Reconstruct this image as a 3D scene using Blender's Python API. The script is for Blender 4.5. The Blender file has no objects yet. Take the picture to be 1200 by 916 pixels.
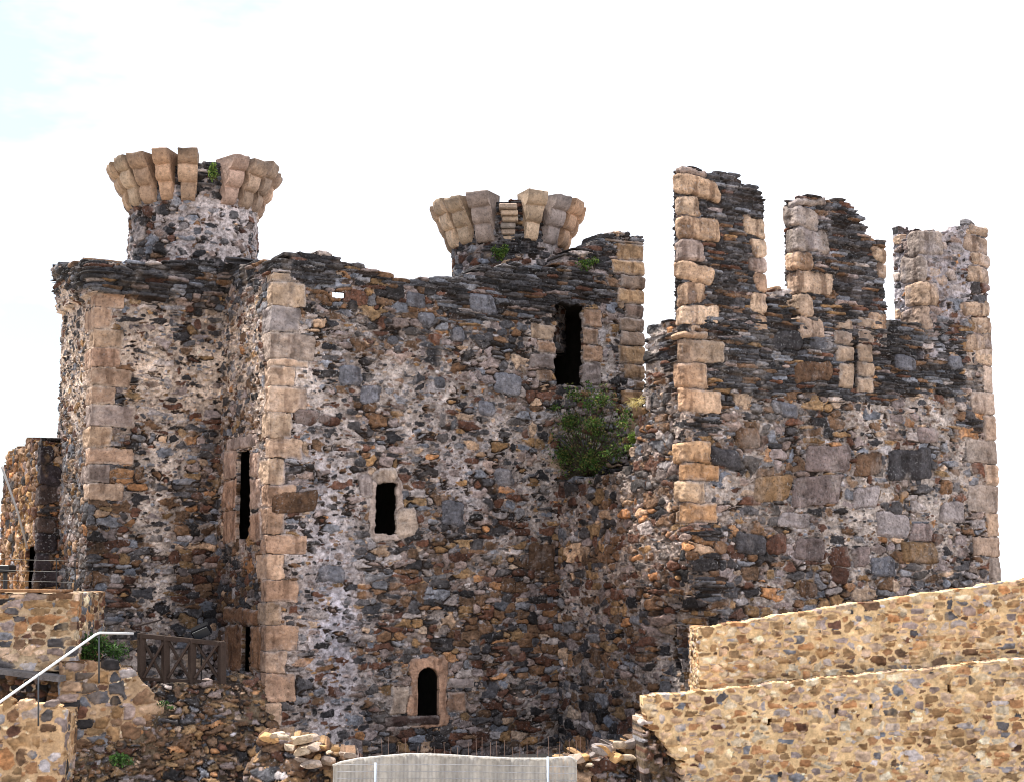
import bpy, math, random
import numpy as np
from mathutils import Matrix, Vector
random.seed(7)
SC = bpy.context.scene
COL = SC.collection
# ------------------------------------------------------------------ camera maths
F = 1800.0; PIT = math.radians(7.03); EYE = 6.0
cp, sp = math.cos(PIT), math.sin(PIT)
def ray(px, py): return np.array([px-600.0, F*cp-(458-py)*sp, F*sp+(458-py)*cp])
def at(px, py, Y):
    d = ray(px, py); t = Y/d[1]
    return np.array([d[0]*t, Y, EYE+d[2]*t])
def proj(x, y, z):
    zc = z-EYE; dep = y*cp+zc*sp
    return 600+F*x/dep, 458-F*(-y*sp+zc*cp)/dep
RY = ray(600, 680)[1]
def rline(px, P, d):
    r = (px-600)/RY
    s = (r*P[1]-P[0])/(d[0]-r*d[1])
    return np.array([P[0]+s*d[0], P[1]+s*d[1]])
# ------------------------------------------------------------------ noise
def hsh(i, j, k):
    with np.errstate(over='ignore'):
        n = (np.asarray(i).astype(np.int64) & 0xffffffff).astype(np.uint32)*np.uint32(374761393) \
          + (np.asarray(j).astype(np.int64) & 0xffffffff).astype(np.uint32)*np.uint32(668265263) \
          + np.uint32((k*2246822519+974711) & 0xffffffff)
        n = (n ^ (n >> np.uint32(13)))*np.uint32(1274126177)
        n = (n ^ (n >> np.uint32(15)))*np.uint32(2246822519)
        n = n ^ (n >> np.uint32(16))
    return (n & np.uint32(0xffffff)).astype(np.float32)/np.float32(16777216)
def vn(x, y, k=0):
    x = np.asarray(x, np.float32); y = np.asarray(y, np.float32)
    i = np.floor(x); j = np.floor(y); fx = x-i; fy = y-j
    fx = fx*fx*(3-2*fx); fy = fy*fy*(3-2*fy)
    i = i.astype(np.int64); j = j.astype(np.int64)
    return (hsh(i, j, k)*(1-fx)+hsh(i+1, j, k)*fx)*(1-fy)+(hsh(i, j+1, k)*(1-fx)+hsh(i+1, j+1, k)*fx)*fy
def fbm(x, y, k=0, o=4):
    s = 0; a = .5; t = 0
    for q in range(o):
        s = s+a*vn(x*2**q+q*17.3, y*2**q-q*9.1, k+q*7); t += a; a *= .55
    return s/t
def sat(x): return np.clip(x, 0, 1)
def sst(a, b, x):
    t = sat((x-a)/(b-a)); return t*t*(3-2*t)
def lin(c):
    c = np.asarray(c, np.float64)/255
    return np.where(c <= .04045, c/12.92, ((c+.055)/1.055)**2.4)
def L(r, g, b): return lin((r, g, b))
# ------------------------------------------------------------------ objects
ORG = {}
def link(name, me, mat, parent=None, org=None, props=None):
    o = bpy.data.objects.new(name, me); COL.objects.link(o)
    if mat is not None: me.materials.append(mat)
    if org is None: org = np.zeros(3)
    ORG[o.name] = np.array(org, float)
    if parent is not None:
        o.parent = parent; o.location = Vector(np.array(org)-ORG[parent.name])
    else: o.location = Vector(org)
    for k, v in (props or {}).items(): o[k] = v
    return o
def thing(name, loc, label, cat, group=None):
    o = bpy.data.objects.new(name, None); COL.objects.link(o); o.location = Vector(loc); ORG[o.name] = np.array(loc, float)
    o.empty_display_size = .3
    return tag(o, label, cat, group)
def tag(o, label, cat, group=None):
    o['label'] = label; o['category'] = cat
    if group: o['group'] = group
    return o
def raw_mesh(name, V, Fc, C=None, smooth=True, org=None, sides=4):
    """numpy verts, faces (n,sides), colours -> mesh with origin at bottom centre"""
    V = np.asarray(V, np.float64)
    if org is None:
        lo, hi = V.min(0), V.max(0); org = np.array([(lo[0]+hi[0])/2, (lo[1]+hi[1])/2, lo[2]])
    me = bpy.data.meshes.new(name)
    n = len(Fc); Fc = np.asarray(Fc, np.int32)
    me.vertices.add(len(V)); me.vertices.foreach_set('co', (V-org).astype(np.float32).ravel())
    me.loops.add(n*sides); me.loops.foreach_set('vertex_index', Fc.ravel())
    me.polygons.add(n); me.polygons.foreach_set('loop_start', np.arange(0, n*sides, sides, dtype=np.int32))
    me.polygons.foreach_set('loop_total', np.full(n, sides, np.int32))
    me.polygons.foreach_set('use_smooth', np.full(n, smooth, bool))
    if C is not None:
        a = me.color_attributes.new('Col', 'FLOAT_COLOR', 'POINT')
        a.data.foreach_set('color', np.concatenate([C, np.ones((len(V), 1))], 1).astype(np.float32).ravel())
    me.update(); me.validate()
    return me, org
class MB:
    """small hand-modelled meshes: boxes, tubes, lofts"""
    def __init__(s): s.v = []; s.f = []; s.c = []
    def add(s, v, f, c=(.5, .5, .5)):
        n = len(s.v); s.v += [tuple(p) for p in v]; s.f += [tuple(n+i for i in q) for q in f]; s.c += [tuple(c)]*len(v)
    def box(s, c, size, R=None, col=(.5, .5, .5), b=.012):
        hx, hy, hz = [max(q/2, .001) for q in size]; b = min(b, hx*.45, hy*.45, hz*.45)
        V = []
        for sx in (-1, 1):
            for sy in (-1, 1):
                for sz in (-1, 1):
                    V += [(sx*hx, sy*(hy-b), sz*(hz-b)), (sx*(hx-b), sy*hy, sz*(hz-b)), (sx*(hx-b), sy*(hy-b), sz*hz)]
        def ix(sx, sy, sz, k): return ((sx > 0)*4+(sy > 0)*2+(sz > 0))*3+k
        fs = []
        for g in (-1, 1):
            fs.append([ix(g, a, q, 0) for a, q in ((-1, -1), (1, -1), (1, 1), (-1, 1))][::g])
            fs.append([ix(a, g, q, 1) for a, q in ((-1, -1), (1, -1), (1, 1), (-1, 1))][::-g])
            fs.append([ix(a, q, g, 2) for a, q in ((-1, -1), (1, -1), (1, 1), (-1, 1))][::g])
        for a in (-1, 1):
            for q in (-1, 1):
                fs.append([ix(a, q, -1, 0), ix(a, q, 1, 0), ix(a, q, 1, 1), ix(a, q, -1, 1)])
                fs.append([ix(a, -1, q, 0), ix(a, 1, q, 0), ix(a, 1, q, 2), ix(a, -1, q, 2)])
                fs.append([ix(-1, a, q, 1), ix(1, a, q, 1), ix(1, a, q, 2), ix(-1, a, q, 2)])
                for w in (-1, 1): fs.append([ix(a, q, w, 0), ix(a, q, w, 1), ix(a, q, w, 2)])
        M = R if R is not None else Matrix.Identity(3)
        V = [np.array(M @ Vector(p))+np.array(c) for p in V]
        s.add(V, fs, col)
    def bar(s, a, b_, w, t, col=(.5, .5, .5)):
        a = Vector(a); b_ = Vector(b_); d = b_-a; l = d.length; z = d.normalized()
        x = z.orthogonal() if abs(z.z) > .99 else z.cross(Vector((0, 0, 1))).normalized()
        y = z.cross(x).normalized(); x.normalize()
        R = Matrix((x, y, z)).transposed()
        s.box((a+b_)/2, (w, t, l), R, col, .006)
    def tube(s, pts, r, n=8, col=(.5, .5, .5)):
        pts = [Vector(p) for p in pts]; rr = r if isinstance(r, (list, tuple)) else [r]*len(pts)
        V = []; fs = []
        for k, p in enumerate(pts):
            t = (pts[min(k+1, len(pts)-1)]-pts[max(k-1, 0)]).normalized()
            x = t.orthogonal().normalized(); y = t.cross(x)
            V += [p+(x*math.cos(2*math.pi*q/n)+y*math.sin(2*math.pi*q/n))*rr[k] for q in range(n)]
        for k in range(len(pts)-1):
            for q in range(n): fs.append((k*n+q, k*n+(q+1) % n, (k+1)*n+(q+1) % n, (k+1)*n+q))
        fs.append(tuple(range(n))[::-1]); fs.append(tuple((len(pts)-1)*n+q for q in range(n)))
        s.add(V, fs, col)
    def build(s, name, mat, parent=None, smooth=False, org=None):
        V = np.array(s.v, float)
        if org is None:
            lo, hi = V.min(0), V.max(0); org = np.array([(lo[0]+hi[0])/2, (lo[1]+hi[1])/2, lo[2]])
        me = bpy.data.meshes.new(name); me.from_pydata([tuple(p) for p in V-org], [], s.f)
        a = me.color_attributes.new('Col', 'FLOAT_COLOR', 'POINT')
        a.data.foreach_set('color', np.concatenate([np.array(s.c), np.ones((len(V), 1))], 1).astype(np.float32).ravel())
        if smooth: me.polygons.foreach_set('use_smooth', [True]*len(me.polygons))
        import bmesh
        bm = bmesh.new(); bm.from_mesh(me); bmesh.ops.recalc_face_normals(bm, faces=bm.faces); bm.to_mesh(me); bm.free()
        return link(name, me, mat, parent, org)
# ------------------------------------------------------------------ materials
def mat_attr(name, rough=.92, grain=.25, scale=12, bump=.35, dist=.02, spec=.25, trans=0, pits=0, lichen=0):
    m = bpy.data.materials.new(name); m.use_nodes = True
    nt = m.node_tree; N = nt.nodes; Lk = nt.links.new; N.clear()
    out = N.new('ShaderNodeOutputMaterial'); b = N.new('ShaderNodeBsdfPrincipled')
    at_ = N.new('ShaderNodeAttribute'); at_.attribute_name = 'Col'
    geo = N.new('ShaderNodeNewGeometry')
    def noise(sc, det=6, ro=.75):
        n = N.new('ShaderNodeTexNoise'); n.inputs['Scale'].default_value = sc; n.inputs['Detail'].default_value = det; n.inputs['Roughness'].default_value = ro
        Lk(geo.outputs['Position'], n.inputs['Vector']); return n.outputs['Fac']
    def ramp(v, f0, f1, t0, t1):
        r = N.new('ShaderNodeMapRange')
        for k, q in (('From Min', f0), ('From Max', f1), ('To Min', t0), ('To Max', t1)): r.inputs[k].default_value = q
        Lk(v, r.inputs['Value']); return r.outputs[0]
    def mul(x, y):
        n = N.new('ShaderNodeMath'); n.operation = 'MULTIPLY'; Lk(x, n.inputs[0]); Lk(y, n.inputs[1]); return n.outputs[0]
    n1 = noise(scale); n2 = noise(scale*.18, 4, .6)
    f = mul(ramp(n1, .3, .7, 1-grain, 1+grain), ramp(n2, .32, .68, 1-grain*.45, 1+grain*.45))
    if pits: f = mul(f, ramp(noise(scale*1.7, 4, .65), .34, .44, 1-pits, 1))
    vm = N.new('ShaderNodeVectorMath'); vm.operation = 'SCALE'
    Lk(at_.outputs['Color'], vm.inputs[0]); Lk(f, vm.inputs['Scale'])
    colr = vm.outputs[0]
    if lichen:
        mx = N.new('ShaderNodeMix'); mx.data_type = 'RGBA'; mx.inputs['B'].default_value = (.42, .41, .42, 1)
        Lk(mul(ramp(noise(scale*1.3, 5, .7), .57, .66, 0, lichen), ramp(noise(scale*.12, 3, .6), .42, .6, .15, 1)), mx.inputs['Factor']); Lk(colr, mx.inputs['A']); colr = mx.outputs['Result']
    Lk(colr, b.inputs['Base Color'])
    b.inputs['Roughness'].default_value = rough; b.inputs['Specular IOR Level'].default_value = spec
    if bump:
        bp = N.new('ShaderNodeBump'); bp.inputs['Strength'].default_value = bump; bp.inputs['Distance'].default_value = dist
        Lk(n1, bp.inputs['Height']); Lk(bp.outputs[0], b.inputs['Normal'])
    sh = b
    if trans:
        t = N.new('ShaderNodeBsdfTranslucent'); Lk(colr, t.inputs['Color'])
        mx = N.new('ShaderNodeMixShader'); mx.inputs[0].default_value = trans
        Lk(b.outputs[0], mx.inputs[1]); Lk(t.outputs[0], mx.inputs[2]); sh = mx
    Lk(sh.outputs[0], out.inputs['Surface'])
    return m
M_OLD = mat_attr('old_masonry', grain=.5, scale=11, bump=.8, dist=.05, pits=.55, lichen=.6)
M_NEW = mat_attr('new_masonry', grain=.3, scale=14, bump=.5, dist=.02, pits=.1)
M_DRESS = mat_attr('dressed_stone', grain=.38, scale=9, bump=.7, dist=.05, pits=.4, lichen=.3)
M_LEAF = mat_attr('leaf', rough=.6, grain=.15, scale=12, bump=0, trans=.3)
M_BLACK = mat_attr('matt_black', rough=.9, grain=.1, scale=20, bump=0, spec=.08)
M_BARK = mat_attr('bark', grain=.3, scale=40, bump=.4, dist=.01)
M_WOOD = mat_attr('weathered_wood', grain=.35, scale=35, bump=.4, dist=.006)
M_METAL = mat_attr('painted_metal', rough=.45, grain=.08, scale=30, bump=.05, dist=.003, spec=.5)
M_FABRIC = mat_attr('shade_fabric', rough=.9, grain=.16, scale=9, bump=.2, dist=.004, trans=.25)
_n = M_FABRIC.node_tree.nodes; _o = next(n for n in _n if n.type == 'OUTPUT_MATERIAL'); _s = _o.inputs[0].links[0].from_socket
_t = _n.new('ShaderNodeBsdfTransparent'); _m = _n.new('ShaderNodeMixShader'); _g = _n.new('ShaderNodeNewGeometry'); _w = _n.new('ShaderNodeTexWave'); _w.inputs['Scale'].default_value = 4; _w.inputs['Distortion'].default_value = 1.5
_r = _n.new('ShaderNodeMapRange'); _r.inputs['To Min'].default_value = .1; _r.inputs['To Max'].default_value = .45
_k = M_FABRIC.node_tree.links.new; _k(_g.outputs['Position'], _w.inputs['Vector']); _k(_w.outputs['Fac'], _r.inputs['Value']); _k(_r.outputs[0], _m.inputs[0]); _k(_s, _m.inputs[1]); _k(_t.outputs[0], _m.inputs[2]); _k(_m.outputs[0], _o.inputs[0])
M_DARK = mat_attr('dark_interior', grain=.3, scale=4, bump=0)  # for unlit interiors, their darkness put into the vertex colour
M_EARTH = mat_attr('dry_earth', grain=.35, scale=3, bump=.4, dist=.05)
# ------------------------------------------------------------------ masonry palettes  (sRGB as a dry stone would look)
PAL = [L(*c) for c in (
    (52, 49, 50),    # 0 dark slate
    (80, 77, 79),    # 1 slate grey
    (120, 120, 126), # 2 blue grey
    (98, 68, 55),    # 3 red brown
    (112, 86, 66),   # 4 brown
    (144, 114, 82),  # 5 ochre
    (184, 156, 132), # 6 tan
    (142, 126, 121), # 7 grey pink
    (172, 161, 158), # 8 pale grey
    (208, 188, 160), # 9 cream
    (166, 122, 86),  # 10 orange
)]
PAL = np.array(PAL)
def style(cell, seed, var=.9, jit=.75, jitz=.55, rot=.35, p=3, lim=.72, warp=.04, R=1):
    return dict(cell=cell, seed=seed, var=var, jit=jit, jitz=jitz, rot=rot, p=p, lim=lim, warp=warp, R=R)
def style_eval(U, Z, st):
    cx, cz = st['cell']; k = st['seed']; w = st['warp']
    u = U+(fbm(U*4, Z*4, k+1, 4)-.5)*2.6*w; z = Z+(fbm(U*4, Z*4, k+31, 4)-.5)*2.2*w*min(1, cz/.15)
    u = u.astype(np.float32); z = z.astype(np.float32)
    j0 = np.floor(z/cz).astype(np.int64)
    sh = U.shape
    F1 = np.full(sh, 9, np.float32); F2 = np.full(sh, 9, np.float32)
    cu = np.zeros(sh, np.float32); cc = np.zeros(sh, np.float32); sc = np.ones(sh, np.float32)*.1
    lx = np.zeros(sh, np.float32); lz = np.zeros(sh, np.float32); I = np.zeros(sh, np.int64); J = np.zeros(sh, np.int64)
    for dj in range(-1, 2):
        j = j0+dj; off = hsh(j, j*0, k+90)
        i0 = np.floor(u/cx-off).astype(np.int64)
        for di in range(-st['R'], st['R']+1):
            i = i0+di
            a = [hsh(i, j, k+q) for q in range(5)]
            x = u-(i+off+.5+st['jit']*(a[0]-.5))*cx; y = z-(j+.5+st['jitz']*(a[1]-.5))*cz
            sx = cx*np.exp(st['var']*(a[2]-.5)); sz = cz*np.exp(st['var']*(a[3]-.5))
            t = (a[4]-.5)*st['rot']; xr = x+t*y; yr = y-t*x*(cz/cx)
            ax = np.abs(xr)/sx; ay = np.abs(yr)/sz
            d = (ax**3+ay**3) if st['p'] == 3 else (ax**2+ay**2)
            d = np.cbrt(d) if st['p'] == 3 else np.sqrt(d)
            n1 = d < F1
            F2 = np.where(n1, F1, np.minimum(F2, d)); F1 = np.where(n1, d, F1)
            cu = np.where(n1, u-x, cu); cc = np.where(n1, z-y, cc)
            sc = np.where(n1, np.sqrt(sx*sz), sc); lx = np.where(n1, xr, lx); lz = np.where(n1, yr, lz)
            I = np.where(n1, i, I); J = np.where(n1, j, J)
    sd = np.minimum((F2-F1)*.5, st['lim']-F1)*sc
    return dict(sd=sd, cu=cu, cz=cc, lx=lx, lz=lz, r=[hsh(I, J, k+40+q) for q in range(6)], sc=sc)
def choose(r, W):
    W = np.maximum(W, 0); c = np.cumsum(W, -1); c = c/c[..., -1:]
    return np.minimum((r[..., None] > c).sum(-1), len(PAL)-1)
def bumps(px, py, lst):
    s = 0
    for x, y, rx, ry, a in lst: s = s+a*np.exp(-((px-x)/rx)**2-((py-y)/ry)**2)
    return s
class Strip:
    def __init__(s, pts, zlo, zhi, step=.02, rad=.05, ulo=None, uhi=None):
        s.P = np.array(pts, float); d = np.diff(s.P, axis=0); s.len = np.hypot(d[:, 0], d[:, 1]); s.d = d/s.len[:, None]
        s.n = np.stack([s.d[:, 1], -s.d[:, 0]], 1); s.cum = np.concatenate([[0], np.cumsum(s.len)])
        s.zlo, s.zhi, s.step, s.rad = zlo, zhi, step, rad
        s.u0 = 0 if ulo is None else ulo; s.u1 = s.cum[-1] if uhi is None else uhi
        s.blocks = []; s.holes = []; s.tags = ['wall']; s.lean = None; s.hole_t = .09
    def pos(s, u):
        k = np.clip(np.searchsorted(s.cum, u, 'right')-1, 0, len(s.len)-1); t = u-s.cum[k]
        x = s.P[k, 0]+s.d[k, 0]*t; y = s.P[k, 1]+s.d[k, 1]*t; n = s.n[k].copy()
        for c in range(1, len(s.cum)-1):
            m = np.abs(u-s.cum[c]) < s.rad
            if m.any():
                w = ((u-s.cum[c])/s.rad*.5+.5)[m][..., None]
                q = s.n[c-1]*(1-w)+s.n[c]*w
                n[m] = q/np.maximum(np.linalg.norm(q, axis=-1, keepdims=True), .3)
        return x, y, n[..., 0], n[..., 1]
    def uz(s, seg, px, py):
        d = ray(px, py); P = s.P[seg]; e = s.d[seg]
        # t*d.xy = P + v*e
        det = d[0]*(-e[1])+d[1]*e[0]
        t = (P[0]*(-e[1])+P[1]*e[0])/det; v = (d[0]*P[1]-d[1]*P[0])/det
        return s.cum[seg]+v, EYE+t*d[2]
    def proj(s, U, Z):
        x, y, _, _ = s.pos(np.clip(U, s.cum[0], s.cum[-1])); return proj(x, y, Z)
    def profile(s, lst):
        """lst of (seg, px, py) -> ztop(u)"""
        q = sorted(s.uz(*a) for a in lst); uu = [a[0] for a in q]; zz = [a[1] for a in q]
        return lambda u: np.interp(u, uu, zz)
    def tagid(s, t):
        if t not in s.tags: s.tags.append(t)
        return s.tags.index(t)
    def rect(s, seg, x0, y0, x1, y1, t='wall', col=None, h=.035, pal=6, rad=None):
        ym = (y0+y1)/2; xm = (x0+x1)/2
        u0 = s.uz(seg, x0, ym)[0]; u1 = s.uz(seg, x1, ym)[0]; z1 = s.uz(seg, xm, y0)[1]; z0 = s.uz(seg, xm, y1)[1]
        s.blocks.append((u0, u1, z0, z1, s.tagid(t), PAL[pal] if col is None else np.array(col), h, rad))
    def quoin(s, uc, z0, z1, left, right, cols, t='corner_quoins', hr=(.38, .62), h=.03, skip=0, rng=random):
        z = z0; k = 0
        while z < z1:
            hh = rng.uniform(*hr); a, b = (left[1], right[0]) if k % 2 else (left[0], right[1])
            a *= rng.uniform(.75, 1.2); b *= rng.uniform(.75, 1.2)
            if rng.random() > skip:
                c = np.array(cols[rng.randrange(len(cols))])*rng.uniform(.85, 1.15)
                s.blocks.append((uc-a, uc+b, z, min(z+hh, z1), s.tagid(t), c, h*rng.uniform(.5, 1.4), None))
            z += hh; k += 1
    def hole(s, seg, x0, y0, x1, y1, arch=False, rough=.03):
        ym = (y0+y1)/2; xm = (x0+x1)/2
        u0 = s.uz(seg, x0, ym)[0]; u1 = s.uz(seg, x1, ym)[0]; z1 = s.uz(seg, xm, y0)[1]; z0 = s.uz(seg, xm, y1)[1]
        s.holes.append((u0, u1, z0, z1, arch, rough))
    def build(s, cfg, ztop, mats, parent, thick=.8, K=5, zones=None, ubot=None, names=None, uleft=None, straight=False):
        nu = int((s.u1-s.u0)/s.step)+1; nz = int((s.zhi-s.zlo)/s.step)+1
        uu = np.linspace(s.u0, s.u1, nu); zz = np.linspace(s.zlo, s.zhi, nz)
        U, Z = np.meshgrid(uu, zz)
        zt_max = ztop(uu).max()
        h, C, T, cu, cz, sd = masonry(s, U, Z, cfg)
        x, y, nx, ny = s.pos(uu)
        X = x[None]+h*nx[None]; Y = y[None]+h*ny[None]
        if s.lean is not None:
            l = s.lean(U, Z); X = X+l*nx[None]; Y = Y+l*ny[None]
        keepv = np.where(sd > 0, cz < ztop(cu), Z < ztop(U)-.03) & (Z < ztop(U)+.35) if not straight else Z < ztop(U)+(vn(U*5, U*0, 3)-.5)*.05
        if uleft is not None: keepv &= np.where(sd > 0, cu > uleft(cz), U > uleft(Z)+.05)
        for (a, b, z0, z1, arch, rg) in s.holes:
            wu = U+(fbm(U*6, Z*6, 91, 2)-.5)*2*rg; wz = Z+(fbm(U*6, Z*6, 77, 2)-.5)*2*rg
            ins = (wu > a) & (wu < b) & (wz > z0) & (wz < z1)
            if arch:
                r = (b-a)/2; zc = z1-r; ins &= ~((wz > zc) & ((wu-(a+b)/2)**2+(wz-zc)**2 > r*r))
            keepv &= ~ins
        kf = keepv[:-1, :-1] & keepv[1:, :-1] & keepv[:-1, 1:] & keepv[1:, 1:]
        ft = T[:-1, :-1].copy()
        if zones is not None: ft = zones(s, (U[:-1, :-1]+s.step/2), (Z[:-1, :-1]+s.step/2), ft)
        V = np.stack([X, Y, Z], -1).reshape(-1, 3); CC = C.reshape(-1, 3)
        NN = np.stack(np.broadcast_arrays(nx[None], ny[None]*1, 0*nx[None]), -1)
        NN = np.broadcast_to(NN, (nz, nu, 3)).reshape(-1, 3)
        BX = np.broadcast_to(x[None], (nz, nu)).reshape(-1); BY = np.broadcast_to(y[None], (nz, nu)).reshape(-1)
        idx = np.arange(nz*nu).reshape(nz, nu)
        A = idx[:-1, :-1]; B = idx[:-1, 1:]; Cc = idx[1:, 1:]; D = idx[1:, :-1]
        pad = np.zeros((kf.shape[0]+2, kf.shape[1]+2), bool); pad[1:-1, 1:-1] = kf
        objs = {}
        for ti in np.unique(ft[kf]):
            m = kf & (ft == ti)
            faces = np.stack([A[m], B[m], Cc[m], D[m]], 1)
            # boundary edges of the kept region, belonging to this tag
            ed = []
            e = m & ~pad[1:-1, :-2]; ed.append(np.stack([D[e], A[e]], 1))
            e = m & ~pad[1:-1, 2:]; ed.append(np.stack([B[e], Cc[e]], 1))
            e = m & ~pad[2:, 1:-1]; ed.append(np.stack([Cc[e], D[e]], 1))
            e = m & ~pad[:-2, 1:-1]; ed.append(np.stack([A[e], B[e]], 1))
            ed = np.concatenate(ed)
            used, inv = np.unique(faces, return_inverse=True); faces = inv.reshape(-1, 4)
            vs = V[used]; cs = CC[used]
            if len(ed) and thick > 0:
                be, binv = np.unique(ed, return_inverse=True); binv = binv.reshape(-1, 2)
                nb = len(be); rings = [None]
                vv = [vs]; cl = [cs]; base = len(vs)
                th = np.full(nb, thick); ub = U.reshape(-1)[be]; zb_ = V[be, 2]
                for (a, b, z0, z1, _, rg) in s.holes: th[(ub > a-rg-.06) & (ub < b+rg+.06) & (zb_ > z0-rg-.06) & (zb_ < z1+rg+.06)] = s.hole_t
                back = np.stack([BX[be], BY[be], V[be, 2]], 1)-NN[be]*th[:, None]
                for k in range(1, K+1):
                    t = k/K
                    jit = (hsh(be, be*0+k, 5)-.5)[:, None]*.03 if k < K else 0
                    vv.append(V[be]*(1-t)+back*t+jit*np.array([0, 0, 1])); cl.append(CC[be]*(.8+.4*hsh(be//9, be*0+k, 3))[:, None])
                pos0 = np.searchsorted(used, be)
                ring = [pos0]+[base+(k-1)*nb+np.arange(nb) for k in range(1, K+1)]
                fl = [faces]
                for k in range(K):
                    r0, r1 = ring[k], ring[k+1]
                    fl.append(np.stack([r0[binv[:, 1]], r0[binv[:, 0]], r1[binv[:, 0]], r1[binv[:, 1]]], 1))
                vs = np.concatenate(vv); cs = np.concatenate(cl); faces = np.concatenate(fl)
            nm = s.tags[ti]
            me, org = raw_mesh(nm, vs, faces, cs)
            mt = mats.get(nm, mats['wall']); 
            kind = nm.split('#')[0]
            par = parent(nm) if callable(parent) else parent
            o = link((names or {}).get(nm, kind), me, mt, par, org)
            me.name = kind; objs[nm] = o
        return objs
def masonry(s, U, Z, cfg):
    sh = U.shape; k = cfg.get('seed', 0)
    PX, PY = s.proj(U, Z)
    fld = lambda name, u, z: cfg.get(name+'0', 0)+bumps(*s.proj(u, z), cfg.get(name, []))
    lime = fld('lime', U, Z)+(fbm(U*.9, Z*.9, k+3, 4)-.5)*1.5*cfg.get('limevar', 1)+(fbm(U*5, Z*5, k+8, 3)-.5)*.7*cfg.get('limevar', 1)
    lime = sat(lime)
    b = style_eval(U, Z, cfg['base'])
    W0 = np.array(cfg['w'], float); Wb = np.array(cfg.get('wb', cfg['w']), float)
    def colour(b, wt=None):
        if wt is None:
            br = sat(fld('brown', b['cu'], b['cz'])+(b['r'][4]-.5)*.5)[..., None]
            W = W0*(1-br)+Wb*br
        else: W = np.broadcast_to(np.array(wt, float), sh+(len(PAL),))
        c = PAL[choose(b['r'][0], W)]
        cv = cfg.get('cvar', .6); c = c*(1-cv/2+cv*b['r'][1])[..., None]*(1+.12*(b['r'][2]-.5)[..., None]*np.array([1, 0, -1.2]))
        g = fbm(U*9+b['r'][0]*50, Z*14+b['r'][1]*50, k+60, 3)
        return c*(.5+1.0*sat((g-.5)*1.5+.5))[..., None]
    # mortar
    mc0 = np.array(cfg.get('mort_dark', L(92, 76, 66))); mc1 = np.array(cfg.get('mort_light', L(182, 172, 168)))*cfg.get('mgain', 1.05)
    if 'warm' in cfg:
        wm = sat(fld('warm', U, Z))[..., None]; lv = sat(fld('lav', U, Z))[..., None]
        mc1 = mc1*(1-wm)+L(210, 188, 170)*1.15*wm; mc1 = mc1*(1-lv)+L(176, 172, 184)*1.1*lv
    mn = .6*fbm(U*13, Z*15, k+21, 2)+.4*fbm(U*4, Z*4, k+22, 3)
    C = mc0*(1-lime[..., None])+mc1*lime[..., None]
    mn = sat((mn-.5)*1.7+.5); C = C*(1-cfg.get('mcon', .475)+2*cfg.get('mcon', .475)*mn)[..., None]
    h = -cfg.get('deep', .04)*(1-lime)+cfg.get('flush', .012)*lime+(fbm(U*10, Z*12, k+25, 3)-.5)*cfg.get('mrough', .07)
    T = np.zeros(sh, np.int32); cu = U.copy(); cz = Z.copy(); SD = np.full(sh, -1.0)
    mw = cfg.get('mw', (.004, .05)); mwid = mw[0]*(1-lime)+mw[1]*lime
    mwid = mwid+(fbm(U*8, Z*8, k+44, 3)-.5)*.03
    # small infill stones in the mortar
    if cfg.get('infill', .5) > 0:
        q = style_eval(U, Z, style((.15, .085), k+500, warp=.02))
        on = (q['sd'] > .006+.012*lime) & (q['r'][3] < cfg.get('infill', .5)*(1-.45*lime))
        C = np.where(on[..., None], colour(q, cfg.get('wi', (.1, .14, .12, .07, .08, .04, .06, .2, .2, 0, .01))), C); h = np.where(on, h+.035*sat(q['sd']/.015)*(.4+q['r'][2]), h)
    def lay(b, on, sd, hs, col):
        nonlocal C, h, cu, cz, SD
        r = b['r']
        hb = hs*(.15+1.1*r[2])*np.sqrt(sat(sd/.045))+np.clip((r[3]-.5)*.16*b['lx']+(r[5]-.5)*.25*b['lz'], -.02, .02)*sat(sd/.03)
        hb = hb+(fbm(U*6+r[1]*90, Z*9+r[2]*70, k+70, 4)-.5)*cfg.get('srough', .05)
        C = np.where(on[..., None], col, C); h = np.where(on, np.maximum(hb-.008, h*.3+hb*.7), h)
        cu = np.where(on, b['cu'], cu); cz = np.where(on, b['cz'], cz); SD = np.where(on, sd, SD)
    sd = b['sd']-mwid
    on = (sd > 0) & (b['r'][3] > .04+.25*lime*cfg.get('cover', 1))
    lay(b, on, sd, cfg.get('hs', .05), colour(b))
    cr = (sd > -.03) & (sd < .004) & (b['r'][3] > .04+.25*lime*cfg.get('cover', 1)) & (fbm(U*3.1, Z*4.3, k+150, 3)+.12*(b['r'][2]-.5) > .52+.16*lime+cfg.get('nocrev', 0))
    C = np.where(cr[..., None], np.array(L(58, 48, 43))*(.6+.8*mn)[..., None], C); h = np.where(cr, np.minimum(h, -.075+.03*mn), h)  # crevices recessed, with their shade also painted in as dark colour
    # thin slate courses
    if 'slate' in cfg or 'slate0' in cfg:
        q = style_eval(U, Z, cfg.get('slate_style', style((.42, .075), k+900, var=.9, jit=.8, jitz=.4, rot=.12, lim=.9, warp=.025)))
        sf = fld('slate', q['cu'], q['cz'])+(fbm(q['cu']*1.2, q['cz']*2.2, k+13, 2)-.5)*.8
        sel = sf > .5
        sd = q['sd']-.003
        C = np.where(sel[..., None], np.array(cfg.get('mort_slate', L(62, 52, 48)))*(.6+.8*mn)[..., None], C)
        h = np.where(sel, -.04+(mn-.5)*.03, h); SD = np.where(sel, -1, SD); cu = np.where(sel, U, cu); cz = np.where(sel, Z, cz)
        lay(q, sel & (sd > 0) & (q['r'][3] > .06), sd, cfg.get('slate_h', .075), colour(q, cfg.get('ws', (6, 5, 1, 1.5, 1.5, .4, 0, .6, .2, 0, 0))))
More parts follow.
